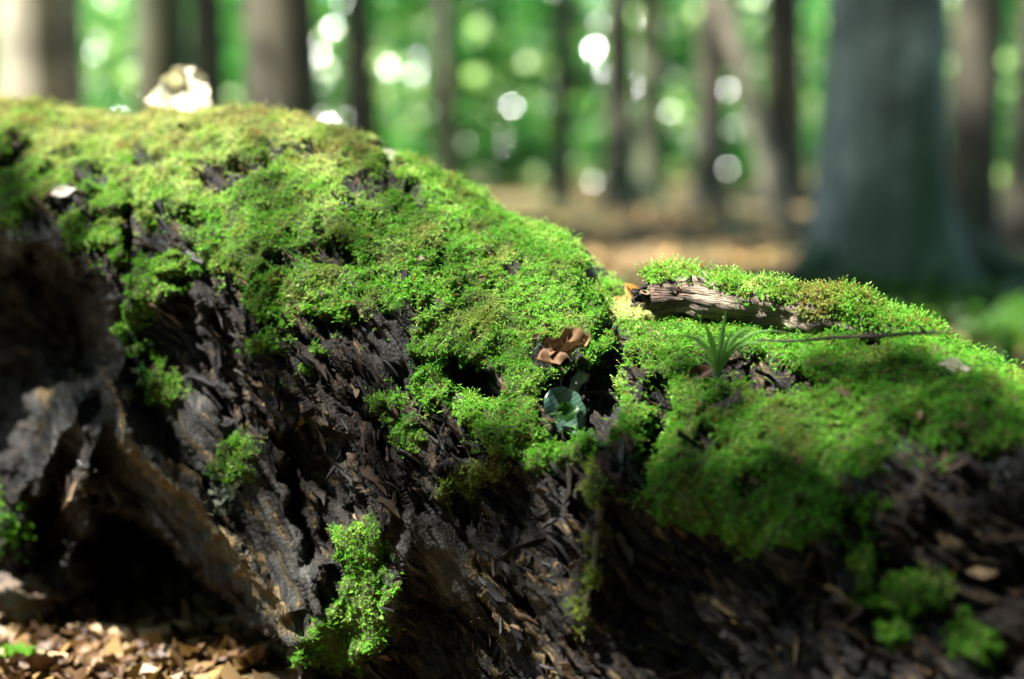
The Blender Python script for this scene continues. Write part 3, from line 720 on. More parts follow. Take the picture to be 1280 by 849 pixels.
attr(me, "rot", 'FLOAT', np.concatenate([smooth(0.17, 0.08, ln + 0.10 * perlin(V[:-2] * 60)), [1, 0]]))
obj("branch_wood", me, M_drywood, branch, label="grey brown cracked wood with broken left end")
gridV = V[:-2].reshape(70, seg, 3); gridN = (gridV - bp[:, None]); gridN = gridN / np.linalg.norm(gridN, axis=-1)[..., None]
lnx = np.linspace(0, 1, 70)[:, None]
xb = np.interp(lnx, [0, 1], [806, 1190])
wm = smooth(0.25, 0.75, gridN[..., 2] + 0.55 * fbm(gridV * 55, 2) + np.interp(xb, [806, 830, 850, 890, 930, 1000, 1060, 1190], [0.15, 0.05, -0.6, -0.45, -0.05, 0.1, 0.6, 1.0]))
pb, nbv, _, (bi, bj) = sample_grid(gridV, gridN, wm, 10000)
tint, dry = moss_tint(pb)
xq = np.interp(bi / 69, [0, 1], [806, 1190]); dry = dry + 0.55 * smooth(970, 1010, xq) * smooth(1060, 1030, xq)
o = moss_points("branch_moss", pb, nbv, tint + 0.10, dry, 0.5 + 0.35 * rng.random(len(pb)), "yellow green moss along the top of the branch", parent=branch, kind="stuff", upw=0.4, stalks=0.06)
# crumbling end pieces of the branch
for k in range(20):
    x, y = 804 + rng.random() * 46, 354 + rng.random() * 28
    p = P(x, y, 1.482 + 0.02 * rng.random()); e = Euler(rng.normal(size=3) * 0.45 + np.array([0, 0.2, 0]))
    o = obj("splinter", FLK[k % 10], None, branch); o.matrix_local = Matrix.Translation(p - branch.location) @ e.to_matrix().to_4x4() @ Matrix.Diagonal((0.02 + 0.02 * rng.random(), 0.018, 0.03, 1))

# ------------------------------------------------------------------ leaves
def leaf_mesh(name, L, Wd, fold=0.25, curl=0.3, wave=0.08, seed=0, tip=1.0, cut=None, nl=9, nw=6, mat=None, crumple=0.0):
    r = np.random.default_rng(seed); V = []
    ph = r.random(4) * 6
    for i in range(nl):
        t = i / (nl - 1); w = Wd * 0.5 * (math.sin(math.pi * min(1, t ** 0.8)) ** 0.75 + 0.02) * (1 + 0.05 * math.sin(t * 22))
        if cut: w *= 1 + cut * math.sin(t * 9 + ph[0])
        for j in range(nw + 1):
            s = j / nw * 2 - 1
            z = abs(s) * w * fold * 2 + curl * L * (t - 0.4) ** 2 + wave * Wd * math.sin(t * 7 + ph[1] + s * 2) * abs(s) + 0.02 * Wd * math.sin(t * 40) * abs(s)
            V.append(((t - 0.5) * L, s * w, z))
    V = np.array(V)
    if crumple: V += np.stack([perlin(V * 90 + seed + q * 7) for q in range(3)], 1) * crumple * Wd * [0.35, 0.35, 1]
    V[:, 2] -= V[:, 2].min()
    Fq = grid_faces(nl, nw + 1)
    me = make_mesh(name, V, Fq); 
    if mat: me.materials.append(mat)
    return me
LEAVES = [leaf_mesh("dead_leaf", 0.060, 0.036, 0.1 + 0.2 * (k % 3), 0.2 + 0.5 * ((k * 7) % 4) / 4, 0.12, k, cut=0.15, mat=M_dead, crumple=0.35) for k in range(8)]
def place(o, p, n=None, heading=0.0, tilt=0.0, roll=0.0, scale=1.0):
    n = Vector((0, 0, 1)) if n is None else n
    q = n.to_track_quat('Z', 'Y')
    R = q.to_matrix().to_4x4() @ Matrix.Rotation(heading, 4, 'Z') @ Matrix.Rotation(tilt, 4, 'Y') @ Matrix.Rotation(roll, 4, 'X')
    o.matrix_world = Matrix.Translation(p) @ R @ Matrix.Scale(scale, 4); return o
def face_leaf(o, p, xdir, nrm, scale=1.0):
    x = Vector(xdir).normalized(); z = Vector(nrm); z = (z - x * z.dot(x)).normalized(); y = z.cross(x)
    R = Matrix((x, y, z)).transposed().to_4x4(); o.matrix_basis = Matrix.Translation(p) @ R @ Matrix.Scale(scale, 4); return o
def on_log(name, mesh, x, y, label, lift=0.008, xdir=(1, 0, 0), nrm=None, scale=1.0, cat="leaf", group=None):
    _, n = surf(x, y, lift); p = front(x, y, lift + 0.004, 6); o = obj(name, mesh, None, label=label, cat=cat, group=group)
    return face_leaf(o, p, xdir, n if nrm is None else nrm, scale)
# the folded brown leaf: two crumpled layers
bl = obj("dead_leaf", None, label="crumpled tan dead leaf on moss at the centre of the log", cat="leaf", loc=front(698, 444, 0.016))
a = obj("leaf_blade", leaf_mesh("leaf_blade", 0.052, 0.022, 0.2, 0.25, 0.12, 21, cut=0.2, mat=M_crumpled, crumple=0.45, nl=16, nw=8), None, bl); face_leaf(a, Vector((0, -0.004, 0.001)), (0.9, 0.2, 0.28), (-0.15, -0.80, 0.55))
a = obj("leaf_blade", leaf_mesh("leaf_blade", 0.050, 0.024, 0.5, 0.6, 0.15, 22, cut=0.25, mat=M_crumpled, crumple=0.5, nl=14, nw=8), None, bl); face_leaf(a, Vector((0.012, 0.002, 0.004)), (0.93, 0.1, 0.3), (0.2, -0.4, 0.85))
on_log("curled_leaf", leaf_mesh("curled_leaf", 0.045, 0.014, 0.5, 0.9, 0.2, 31, cut=0.2, mat=M_orange), 797, 372, "orange curled leaf strip leaning against the broken branch end", 0.016, (0.62, 0.05, -0.72), (-0.4, -0.75, 0.5))
on_log("curled_leaf", leaf_mesh("curled_leaf", 0.020, 0.012, 0.5, 0.9, 0.2, 32, mat=M_orange), 776, 380, "small orange leaf scrap left of the orange curled strip", 0.010, (0.8, 0.1, 0.5), (-0.4, -0.6, 0.6))
on_log("pale_leaf", leaf_mesh("pale_leaf", 0.034, 0.016, 0.1, 0.2, 0.1, 33, mat=M_pale), 80, 240, "small pale leaf on the moss near the left edge", 0.006, (0.95, 0.1, 0.15), (0, -0.75, 0.66))
on_log("pale_leaf", leaf_mesh("pale_leaf", 0.036, 0.018, 0.1, 0.2, 0.1, 34, mat=M_pale), 490, 196, "pale grey green leaf on the crest above the moss slope", 0.016, (0.9, -0.2, -0.3), (0.1, -0.7, 0.7))
on_log("pale_chip", leaf_mesh("pale_chip", 0.034, 0.016, 0.15, 0.3, 0.2, 35, cut=0.2, mat=M_pale), 1192, 462, "white chip lying on shaded moss near the right edge", 0.012, (0.97, -0.1, -0.12), (0, -0.6, 0.8), cat="wood chip")
on_log("pale_leaf", leaf_mesh("pale_leaf", 0.020, 0.012, 0.15, 0.3, 0.2, 36, mat=M_pale), 1035, 414, "pale scrap in the hollow under the dead branch", 0.006, (0.97, 0.1, 0.1), (0, -0.5, 0.8))
on_log("curled_leaf", leaf_mesh("curled_leaf", 0.030, 0.014, 0.5, 0.6, 0.2, 37, mat=M_dead), 880, 468, "brown leaf strip left of the grass seedling base", 0.010, (0.9, -0.1, 0.35), (-0.2, -0.7, 0.6))
on_log("pale_chip", FLK[3].copy(), 912, 503, "grey wood sliver on shaded moss below the seedling", 0.010, (0.85, 0, 0.5), (0, -0.7, 0.7), 0.030, cat="wood chip")
on_log("pale_chip", FLK[4].copy(), 1055, 492, "small tan chip right of the brown soil hollow", 0.010, (0.9, 0, -0.2), (0, -0.7, 0.7), 0.016, cat="wood chip")
on_log("pale_chip", FLK[5].copy(), 1252, 583, "tan wood chip near the right edge below the moss", 0.010, (0.7, 0, 0.5), (0, -0.7, 0.7), 0.016, cat="wood chip")
# upright pale leaf behind the crest, caught by the sun
cp_, cn_ = surf(195, 142, 0)
wl = obj("pale_leaf", leaf_mesh("pale_leaf", 0.075, 0.085, 0.12, 0.3, 0.12, 43, cut=0.3, mat=M_cream, crumple=0.18, nl=14, nw=10), None, label="cream white sunlit leaf standing on the log crest at upper left", cat="leaf")
face_leaf(wl, cp_ + Vector((0.03, 0.11, 0.012)), (0.25, 0.25, 0.9), (-0.35, -0.75, 0.55), 1.25)
dc = obj("dead_leaf", LEAVES[2].copy(), None, label="dark brown curled leaf beside the cream leaf on the crest", cat="leaf"); face_leaf(dc, surf(155, 148, 0.012)[0], (0.8, 0.2, 0.5), (-0.3, -0.6, 0.7), 0.5)
# fresh green leaf in the notch
def mat_green():
    def col(n):
        oc = objcoord(n); sep = node(n, "ShaderNodeSeparateXYZ"); n.links.new(oc, sep.inputs[0])
        w = node(n, "ShaderNodeTexWave"); w.inputs["Scale"].default_value = 70; w.inputs["Distortion"].default_value = 4.0; w.inputs["Detail"].default_value = 3; n.links.new(oc, w.inputs["Vector"])
        return ramp(n, [(0.0, (0.022, 0.065, 0.040)), (1.0, (0.055, 0.115, 0.080))], w.outputs["Fac"])
    return leafy("fresh_leaf", col, 0.25, 0.38, 0.7)
M_green = mat_green()
gp = front(708, 516, 0.004, 16)
gl = obj("green_leaf", None, label="fresh blue green leaf resting in the dark notch at the log centre", cat="leaf", loc=gp)
a = obj("leaf_blade", leaf_mesh("leaf_blade", 0.056, 0.038, 0.22, 0.30, 0.12, 51, mat=M_green, nl=13, nw=8), None, gl); face_leaf(a, Vector((0, -0.006, 0.002)), (0.55, -0.15, -0.80), (-0.25, -0.85, 0.45))
def mat_shadegreen():
    return leafy("leaf_underside", lambda n: ramp(n, [(0.3, (0.012, 0.045, 0.008)), (0.7, (0.024, 0.075, 0.014))], noise(n, objcoord(n), 80)), 0.5, 0.4, 0.3)
a2 = obj("leaf_blade", leaf_mesh("leaf_blade", 0.026, 0.018, 0.1, 0.3, 0.2, 52, cut=0.15, mat=mat_shadegreen()), None, gl); face_leaf(a2, Vector((0.001, -0.014, 0.004)), (0.9, 0, 0.2), (-0.05, -0.9, 0.2))
def midrib(blade, r=0.0006, mat=None):
    me = blade.data; n = len(me.vertices); nw1 = next(k for k in range(3, 20) if abs(me.vertices[k].co.x - me.vertices[0].co.x) > abs(me.vertices[n - 1].co.x - me.vertices[0].co.x) * 0.03)
    c = [me.vertices[i + nw1 // 2].co + Vector((0, 0, 0.0004)) for i in range(0, n, nw1)]
    V, Fs = tube(c, np.linspace(r, r * 0.4, len(c)), 5); obj("midrib", make_mesh("midrib", V, Fs), mat or me.materials[0], blade)
midrib(a_main := a)
V, Fs = tube([(0, 0, 0), (0.004, 0.004, 0.012), (0.006, 0.01, 0.02)], [0.0008] * 3, 6)
a = obj("stalk", make_mesh("stalk", V, Fs), M_dead, gl, loc=Vector((-0.010, -0.002, 0.014)))
# lichened stub above the leaf
dd = front(720, 480, 0.0).y; sp_ = resample([P(736, 460, dd + 0.01), P(726, 470, dd), P(717, 485, dd), P(710, 505, dd + 0.004)], 16); V, Fs = tube(sp_, list(np.interp(np.linspace(0, 1, 16), [0, .3, .6, 1], [0.005, 0.009, 0.0055, 0.004])), 14, 0.5, 160)
M_lichen = mat_bark("lichen", (0.05, 0.06, 0.042), (0.10, 0.115, 0.085), (0.16, 0.18, 0.14), 0, 0.01)
lo = obj("lichened_stub", make_mesh("lichened_stub", V - sp_[0], Fs), M_lichen, label="pale lichen crusted wood stub above the fresh green leaf", cat="wood stub", loc=Vector(sp_[0]))
# grey lichen hanging on the root face
lp, lnm = surf(282, 622, 0.004)
LV = []; LF = []; c0 = 0
for k in range(60):
    u = rng.normal() * 0.010; v = (rng.random() - 0.5) * 0.050; px_, py_ = 280 + u * 900 + v * -180, 618 + v * 1000; n = surf(px_, py_)[1]; p = front(px_, py_, 0.002 + 0.004 * rng.random(), 5)
    d = Vector(rng.normal(size=3)).normalized(); e = d.cross(n).normalized(); r_ = 0.004 + 0.004 * rng.random()
    q = [p + d * r_, p + e * r_ * 0.8 + n * 0.002, p - d * r_, p - e * r_ * 0.8 + n * 0.003]; LV += [x - lp for x in q]; LF.append((c0, c0 + 1, c0 + 2, c0 + 3)); c0 += 4
obj("lichen_crust", make_mesh("lichen_crust", np.array(LV), np.array(LF)), M_lichen, label="grey green lichen crust hanging on the smooth root wood", cat="lichen", loc=lp)

# grass seedling
gp = front(897, 474, 0.012)
gs = obj("grass_seedling", None, label="small grass like seedling with arching blades on shaded moss", cat="plant", loc=gp)
for dx, dy, hz, w in [(-62, -52, 0.6, 2.4), (72, -38, .5, 2.2), (-20, -70, 1, 3.0), (6, -84, 1, 2.8), (48, -66, .8, 2.3), (-40, -26, .5, 1.9), (-6, 34, .2, 2.6), (12, 26, .2, 2), (104, -50, .4, 1.9), (14, -60, 1, 2.4), (-30, -44, .7, 2), (30, -50, .6, 1.8)]:
    mm = 0.80e-3; n = 10; VV = []
    for i in range(n):
        t = i / (n - 1)
        arch = (0.20 + 0.25 * hz) * math.sin(math.pi * t ** 0.9) * abs(dx) * (1 if dy < 0 else 0.5)
        c = Vector((dx * t ** 1.3 * mm, -0.012 * t - 0.004 * (dy > 0), (-dy * t + arch) * mm))
        wd = w * mm * 1.25 * (1 - t ** 2.5) * (0.5 + 0.5 * min(1, t * 5)) + 0.0002
        s = Vector((0.75, -0.4, 0.45)) if abs(dx) > 30 else Vector((1, -0.25, 0)); s = Vector((-dy, 0, -dx)).normalized() * 0.8 + s * 0.3
        VV += [c - s * wd, c + Vector((0, -wd * 0.5, 0)), c + s * wd]
    obj("blade", make_mesh("blade", np.array(VV), grid_faces(n, 3)), M_blade, gs)
# second, tiny green shoot behind
sp2, _ = surf(898, 405, 0.002)
sh = obj("green_shoot", None, label="tiny upright green shoot in front of the dead branch", cat="plant", loc=sp2)
a = obj("leaf_blade", leaf_mesh("leaf_blade", 0.016, 0.006, 0.2, 0.2, 0.1, 61, mat=M_blade), None, sh); face_leaf(a, Vector((0, -0.004, 0.010)), (0.05, 0, 1), (0.2, -0.9, 0.1))
a = obj("leaf_blade", leaf_mesh("leaf_blade", 0.012, 0.005, 0.2, 0.2, 0.1, 62, mat=M_blade), None, sh); face_leaf(a, Vector((0.003, -0.002, 0.006)), (0.5, 0, 0.8), (0.2, -0.9, 0.1))

# thin twig across the right side
M_twig = mat_bark("twig_bark", (0.006, 0.004, 0.002), (0.022, 0.014, 0.009), (0.05, 0.034, 0.022), 0, 0.01)
def twig(name, px, radii, label, lift=0.012, mat=None, side=None, n=36, depth=None, cat="twig", group=None):
    pts = [np.array(surf(x, y, lift)[0]) if depth is None else unproj(x, y, depth[k]) for k, (x, y) in enumerate(px)]
    loc = Vector(pts[0]); q = resample(pts, n); R = np.interp(np.linspace(0, 1, n), np.linspace(0, 1, len(radii)), radii)
    t = obj(name, None, label=label, cat=cat, loc=loc, group=group)
    V, Fs = tube(q, R, 8, 0.25, 150); obj("stem", make_mesh("stem", V - np.array(loc), Fs), mat or M_twig, t)
    for s in side or []:
        sp3 = [q[int(s[0] * (n - 1))] + np.array(v) for v in s[1]]; V, Fs = tube(resample(sp3, 8), np.linspace(s[2], s[2] * 0.5, 8), 6, 0.3, 200)
        obj("side_shoot", make_mesh("side_shoot", V - np.array(loc), Fs), mat or M_twig, t)
    return t
twig("twig", [(943, 425), (990, 427), (1040, 422), (1100, 420), (1150, 416), (1193, 416)], [0.0009, 0.0013, 0.0016, 0.0018, 0.0019, 0.0009], "long thin dark twig lying across the mossy right shoulder", depth=[1.335, 1.32, 1.305, 1.29, 1.275, 1.26],
     side=[(0.86, [(0, 0, 0), (-0.004, -0.002, 0.005), (-0.009, -0.002, 0.007)], 0.0022), (0.55, [(0, 0, 0), (0.004, -0.002, 0.004)], 0.0012), (0.3, [(0, 0, 0), (-0.004, 0, 0.003)], 0.001)])
M_red = mat_bark("red_stem", (0.09, 0.03, 0.015), (0.18, 0.06, 0.03), (0.25, 0.10, 0.05), 0, 0.01)
twig("twig", [(674, 602), (664, 630), (650, 655), (638, 668)], [0.0010, 0.0009, 0.0007], "fine reddish stalk dangling on the dark wood below the carpet", 0.022, M_red)
twig("twig", [(745, 590), (752, 620), (744, 665), (738, 720), (730, 768)], [0.0035, 0.004, 0.003, 0.0022, 0.0015], "brown rootlet carrying the hanging moss strand", 0.004, M_twig, cat="rootlet")
PALE_SC = [leaf_mesh('leaf_scrap', 0.018, 0.009, 0.2, 0.4, 0.2, 80 + q, cut=0.3, mat=M_pale, crumple=0.4) for q in range(3)]
# litter in the hollow by the branch and scraps strewn over the moss
k = 0
for x, y in [(905, 398), (925, 404), (940, 400), (955, 408), (965, 402), (985, 408), (1000, 405), (930, 412), (975, 413), (912, 388), (1010, 410), (948, 414), (790, 392), (806, 386)]:
    o = on_log("leaf_scrap", LEAVES[k % 8], x + rng.normal() * 3, y, "pale brown leaf scrap in the litter beside the dead branch", 0.006, Vector(rng.normal(size=3)) + Vector((1, 0, 0)), Vector((0, -0.4, 0.8)) + Vector(rng.normal(size=3)) * 0.4, 0.3 + 0.25 * rng.random(), group="leaf scraps beside the dead branch"); k += 1
for _ in range(26):  # extra pale scraps, so the sunlit patch looks brighter
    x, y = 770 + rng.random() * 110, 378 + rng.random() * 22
    on_log("leaf_scrap", PALE_SC[k % 3], x, y, "pale leaf scrap added to brighten the sunlit patch before the dead branch", 0.012, Vector(rng.normal(size=3)) + Vector((1, 0, 0)), Vector((-0.2, -0.5, 0.8)) + Vector(rng.normal(size=3)) * 0.3, 0.4 + 0.7 * rng.random(), group="pale scraps added to brighten the sunlit patch"); k += 1
for _ in range(70):
    x = rng.random() * 1230; y0 = np.interp(x, xs, yc); y = y0 + 8 + rng.random() * (200 if x < 700 else 170)
    i = int(np.argmin(np.abs(xs - x))); j = int(np.argmin(np.abs(Yp[i] - y)))
    if m_main[i, j] < 0.6: continue
    on_log("leaf_scrap", LEAVES[k % 8], x, y, "tiny brown leaf scrap caught in the moss carpet", 0.004, Vector(rng.normal(size=3)) + Vector((.6, 0, 0)), Vector((0, -0.5, 0.8)) + Vector(rng.normal(size=3)) * 0.3, 0.07 + 0.13 * rng.random(), group="leaf scraps strewn over the moss"); k += 1

# ------------------------------------------------------------------ litter on the ground in front of the log
def gpt(x, y, lift=0.0):
    d = CAMZ * F / max(y - 200, 20); p = P(x, y, d)
    return Vector((p.x, p.y, gz(p.x, p.y) + lift))
k = 0
for _ in range(200):
    x = -60 + rng.random() * 380; y = 725 + rng.random() * 150
    if x > 120 and y < 770: continue
    if x > 230 and y < 800: continue
    p = gpt(x, y, 0.003 + 0.014 * rng.random()); o = obj("fallen_leaf", LEAVES[k % 8], None, label="dry tan fallen leaf in the litter before the log hollow", cat="leaf", group="fallen leaves on the ground at lower left")
    place(o, p, Vector((rng.normal() * 0.5, -0.15 + rng.normal() * 0.5, 1)).normalized(), rng.random() * 6.28, 0, 0, 0.30 + 0.7 * rng.random() ** 1.6); k += 1
M_root = mat_bark("root_bark", (0.06, 0.035, 0.018), (0.20, 0.13, 0.07), (0.40, 0.30, 0.18), 0, 0.01)
def gtwig(px, rad, label, lifts, cat="stick"):
    pts = [np.array(gpt(x, y, l)) for (x, y), l in zip(px, lifts)]; loc = Vector(pts[0]); q = resample(pts, 30); R = np.interp(np.linspace(0, 1, 30), np.linspace(0, 1, len(rad)), rad)
    V, Fs = tube(q, R, 10, 0.3, 60); o = obj("stick", make_mesh("stick", V - np.array(loc), Fs), M_root, label=label, cat=cat, loc=loc)
gtwig([(85, 800), (130, 806), (180, 816), (235, 808), (300, 795)], [0.008, 0.009, 0.008, 0.007, 0.005], "curved pale stick on the ground at the mouth of the hollow", [0.015, 0.018, 0.016, 0.018, 0.012])
gtwig([(-30, 795), (10, 790), (50, 792), (78, 775), (90, 762)], [0.008, 0.009, 0.009, 0.011, 0.008], "knobbly pale root at the lower left corner", [0.012, 0.018, 0.02, 0.03, 0.03], "root")
gtwig([(20, 830), (70, 838), (120, 845)], [0.003, 0.004, 0.003], "thin dark stick among the fallen leaves", [0.01, 0.014, 0.01])
# mossy stones under the left roots
def stone(x, y, d, r, label, seed):
    V, Fs = [], []
    n, m = 28, 40; base = P(x, y, d)
    th = np.linspace(0, math.pi, n)[:, None]; ph = np.linspace(0, 2 * math.pi, m, endpoint=False)[None]
    U = np.stack([np.sin(th) * np.cos(ph), np.sin(th) * np.sin(ph), np.cos(th) + 0 * ph], -1).reshape(-1, 3)
    V = U * (1 + 0.40 * fbm(U * 1.6 + seed, 4) + 0.12 * fbm(U * 7 + seed, 3))[:, None] * np.array([r * 1.3, r, r * 0.8])
    i = np.arange(n * m).reshape(n, m); Fq = np.stack([i[:-1], np.roll(i, -1, 1)[:-1], np.roll(i, -1, 1)[1:], i[1:]], -1).reshape(-1, 4)
    return obj("stone", make_mesh("stone", V, Fq), M_stone, label=label, cat="stone", loc=base)
M_stone = mat_bark("stone", (0.008, 0.005, 0.003), (0.03, 0.017, 0.009), (0.08, 0.05, 0.03), 0.0, 0.05)
stone(30, 742, 1.79, 0.036, "rounded brown grey stone under the left roots", 3)
stone(78, 722, 1.84, 0.030, "smaller brown stone behind the rounded stone", 8)
# ground moss at the left corner
for lab, cx, cy, r in [("moss pad on the ground at the lower left corner", 15, 842, 0.035), ("moss pad beside the roots at the left edge", -12, 655, 0.03)]:
    n = 700; c = gpt(cx, cy) if cy > 800 else P(cx, cy, 1.74); u = rng.normal(size=(n, 2)) * r * 0.6
    p = np.stack([c.x + u[:, 0], c.y + u[:, 1], c.z + 0.018 * np.exp(-(u ** 2).sum(1) / r ** 2)], 1)
    if cy < 800: p = np.stack([c.x + u[:, 0], c.y - 0.02 * np.exp(-(u ** 2).sum(1) / r ** 2), c.z + u[:, 1]], 1)
    t, d = moss_tint(p); moss_points("moss_patch", p, np.repeat([[0, -0.3, 1.0]], n, 0), t, d * 0.3, 0.8 + 0.5 * rng.random(n), lab, cat="moss", kind="thing")

# ------------------------------------------------------------------ forest behind
M_bk = [mat_bark("beech_bark", (0.045, 0.060, 0.052), (0.10, 0.125, 0.108), (0.19, 0.225, 0.20), 0.45, 0.5),
        mat_bark("dark_bark", (0.010, 0.0085, 0.004), (0.028, 0.024, 0.012), (0.055, 0.047, 0.025), -0.1, 0.6, 3.0),
        mat_bark("pale_bark", (0.08, 0.07, 0.05), (0.16, 0.14, 0.10), (0.25, 0.22, 0.17), 0.3, 0.5, 5.0),
        mat_bark("mossy_bark", (0.03, 0.025, 0.012), (0.07, 0.058, 0.028), (0.13, 0.115, 0.06), 0.5, 2.0, 7.0)]
def mat_tree_leaf(name, c0, c1, c2, trans=0.5, rough=0.35, spec=0.5):
    def col(n):
        r = attrn(n, "tint").outputs["Fac"]; return ramp(n, [(0.0, c0), (0.6, c1), (1.0, c2)], r)
    return leafy(name, col, trans, rough, spec)
M_tl = mat_tree_leaf("canopy_leaf", (0.03, 0.09, 0.01), (0.06, 0.15, 0.015), (0.11, 0.22, 0.02))
M_ul = mat_tree_leaf("understory_leaf", (0.012, 0.085, 0.012), (0.024, 0.165, 0.016), (0.42, 0.62, 0.20), 0.5, 0.17, 1.0)
def leaf_cloud(centres, radii, n, size, r, flat=0.5, face=(0, 0, 1)):
    """many separate leaf faces spread through clumps"""
    k = r.integers(0, len(centres), n); d = r.normal(size=(n, 3)); d /= np.linalg.norm(d, axis=1)[:, None]; d *= (r.random((n, 1)) ** 0.45)
    c = np.asarray(centres)[k] + d * np.asarray(radii)[k][:, None] * np.array([1, 1, 0.6])
    nrm = r.normal(size=(n, 3)) * flat + np.array(face); nrm /= np.linalg.norm(nrm, axis=1)[:, None]
    a = np.cross(nrm, r.normal(size=(n, 3))); a /= np.linalg.norm(a, axis=1)[:, None]; b = np.cross(nrm, a)
    s = (size * (0.6 + 0.8 * r.random(n)))[:, None]
    V = np.stack([c - a * s, c + b * s * 0.55 + nrm * s * 0.1, c + a * s, c - b * s * 0.55 + nrm * s * 0.1], 1).reshape(-1, 3)
    t = np.clip(np.repeat(0.5 + 0.25 * r.normal(size=n), 4), 0, 1)
    return V, np.arange(4 * n).reshape(n, 4), t
SHAFTS = [(P(978, 235, 13), 0.30), (P(962, 195, 13), 0.30), (P(935, 110, 13), 0.35), (P(915, 60, 13), 0.3), (P(1215, 90, 9), 0.28), (P(225, 110, 11), 0.3), (P(300, 40, 12), 0.3),
          (Vector((-0.3, 1.65, 0.5)), 0.9), (Vector((-0.95, 1.9, 0.6)), 0.7), (Vector((0.3, 1.3, 0.45)), 0.6), (Vector((1.6, 4.6, 0)), 0.5), (Vector((1.9, 3.9, 0)), 0.4), (Vector((0.5, 7.0, 0)), 0.3), (Vector((1.2, 9.0, 0)), 0.5), (Vector((-0.5, 9.5, 0)), 0.4), (Vector((0.9, 5.5, 0)), 0.25)]  # sun paths cleared through the crowns to light these spots
def open_gaps(V, Fq, t, org):
    """cut crown leaves out along the sun lines of SHAFTS to light chosen spots"""
    c = V.reshape(-1, 4, 3).mean(1) + np.array(org); keep = np.ones(len(c), bool); sd = np.array(SUN_DIR)
    for p, rr in SHAFTS:
        w = c - np.array(p); al_ = w @ sd; keep &= ~((np.linalg.norm(w - al_[:, None] * sd, axis=1) < rr) & (al_ > 0))
    V = V.reshape(-1, 4, 3)[keep].reshape(-1, 3); t = t.reshape(-1, 4)[keep].ravel(); return V, np.arange(len(V)).reshape(-1, 4), t
def trunk_mesh(r0, h, flare, lean, seed, lobes=5, bend=0.1, dec=1.1):
    r = np.random.default_rng(seed); zs = np.concatenate([np.linspace(-0.15, 1.2, 20), np.linspace(1.35, h, 26)]); m = 36
    th = np.linspace(0, 6.28318, m, endpoint=False); ph = r.random() * 6; V = []
    for z in zs:
        e = math.exp(-max(z, -0.1) / (r0 * dec)); lob = 1 + flare * e * (0.55 + 0.75 * np.maximum(0, np.cos(lobes * th + ph)) + 0.3 * np.cos(2 * th + ph * 2))
        rr = r0 * (1 - 0.55 * z / h) * lob * (1 + 0.05 * np.cos(3 * th + ph + z * 0.4))
        cx = lean[0] * z + bend * r0 * math.sin(z * 0.7 + ph); cy = lean[1] * z
        V.append(np.stack([cx + rr * np.cos(th), cy + rr * np.sin(th), 0 * th + z], -1))
    V = np.array(V); i = np.arange(len(zs) * m).reshape(len(zs), m)
    Fq = np.stack([i[:-1], np.roll(i, -1, 1)[:-1], np.roll(i, -1, 1)[1:], i[1:]], -1).reshape(-1, 4)
    return V.reshape(-1, 3), Fq
def tree(x0, x1, d, mat, label, seed, h=15, flare=0.45, lean=(0, 0), crown=1.0, lobes=5, at=None, crown_r=2.6, nleaf=2600, cz=0.72, dec=1.1, lsize=0.11):
    r = np.random.default_rng(seed)
    if at is None:
        c = unproj((x0 + x1) / 2, 200, d); X, Y = float(c[0]), d; r0 = (x1 - x0) * d / F / 2
    else: X, Y, r0 = at
    t = obj("tree", None, label=label, cat="tree", loc=Vector((X, Y, gz(X, Y))))
    V, Fq = trunk_mesh(r0, h, flare, lean, seed, lobes, dec=dec); obj("trunk", make_mesh("trunk", V, Fq), M_bk[mat], t)
    cen = []; rad = []; LV, LF, c0 = [], [[], []], 0
    for b in range(8):
        z = h * (cz - 0.22 + 0.42 * b / 7); a = r.random() * 6.28; L = crown_r * (0.5 + 0.6 * r.random())
        s = np.array([lean[0] * z, lean[1] * z, z]); e = s + np.array([math.cos(a) * L, math.sin(a) * L, L * 0.35])
        V, Fs = tube(resample([s, (s + e) / 2 + [0, 0, 0.2 * L], e], 6), np.linspace(r0 * 0.3, r0 * 0.06, 6), 6)
        obj("limb", make_mesh("limb", V, Fs), M_bk[mat], t)
        for q in (0.5, 0.8, 1.05): cen.append(s + (e - s) * q + r.normal(size=3) * 0.25); rad.append(0.75 + 0.6 * r.random())
    V, Fq, tn = leaf_cloud(np.array(cen), np.array(rad), int(nleaf * crown), lsize, r)
    V, Fq, tn = open_gaps(V, Fq, tn, t.location)
    me = make_mesh("crown", V, Fq, False); attr(me, "tint", 'FLOAT', tn); obj("crown", me, M_tl, t)
    return t
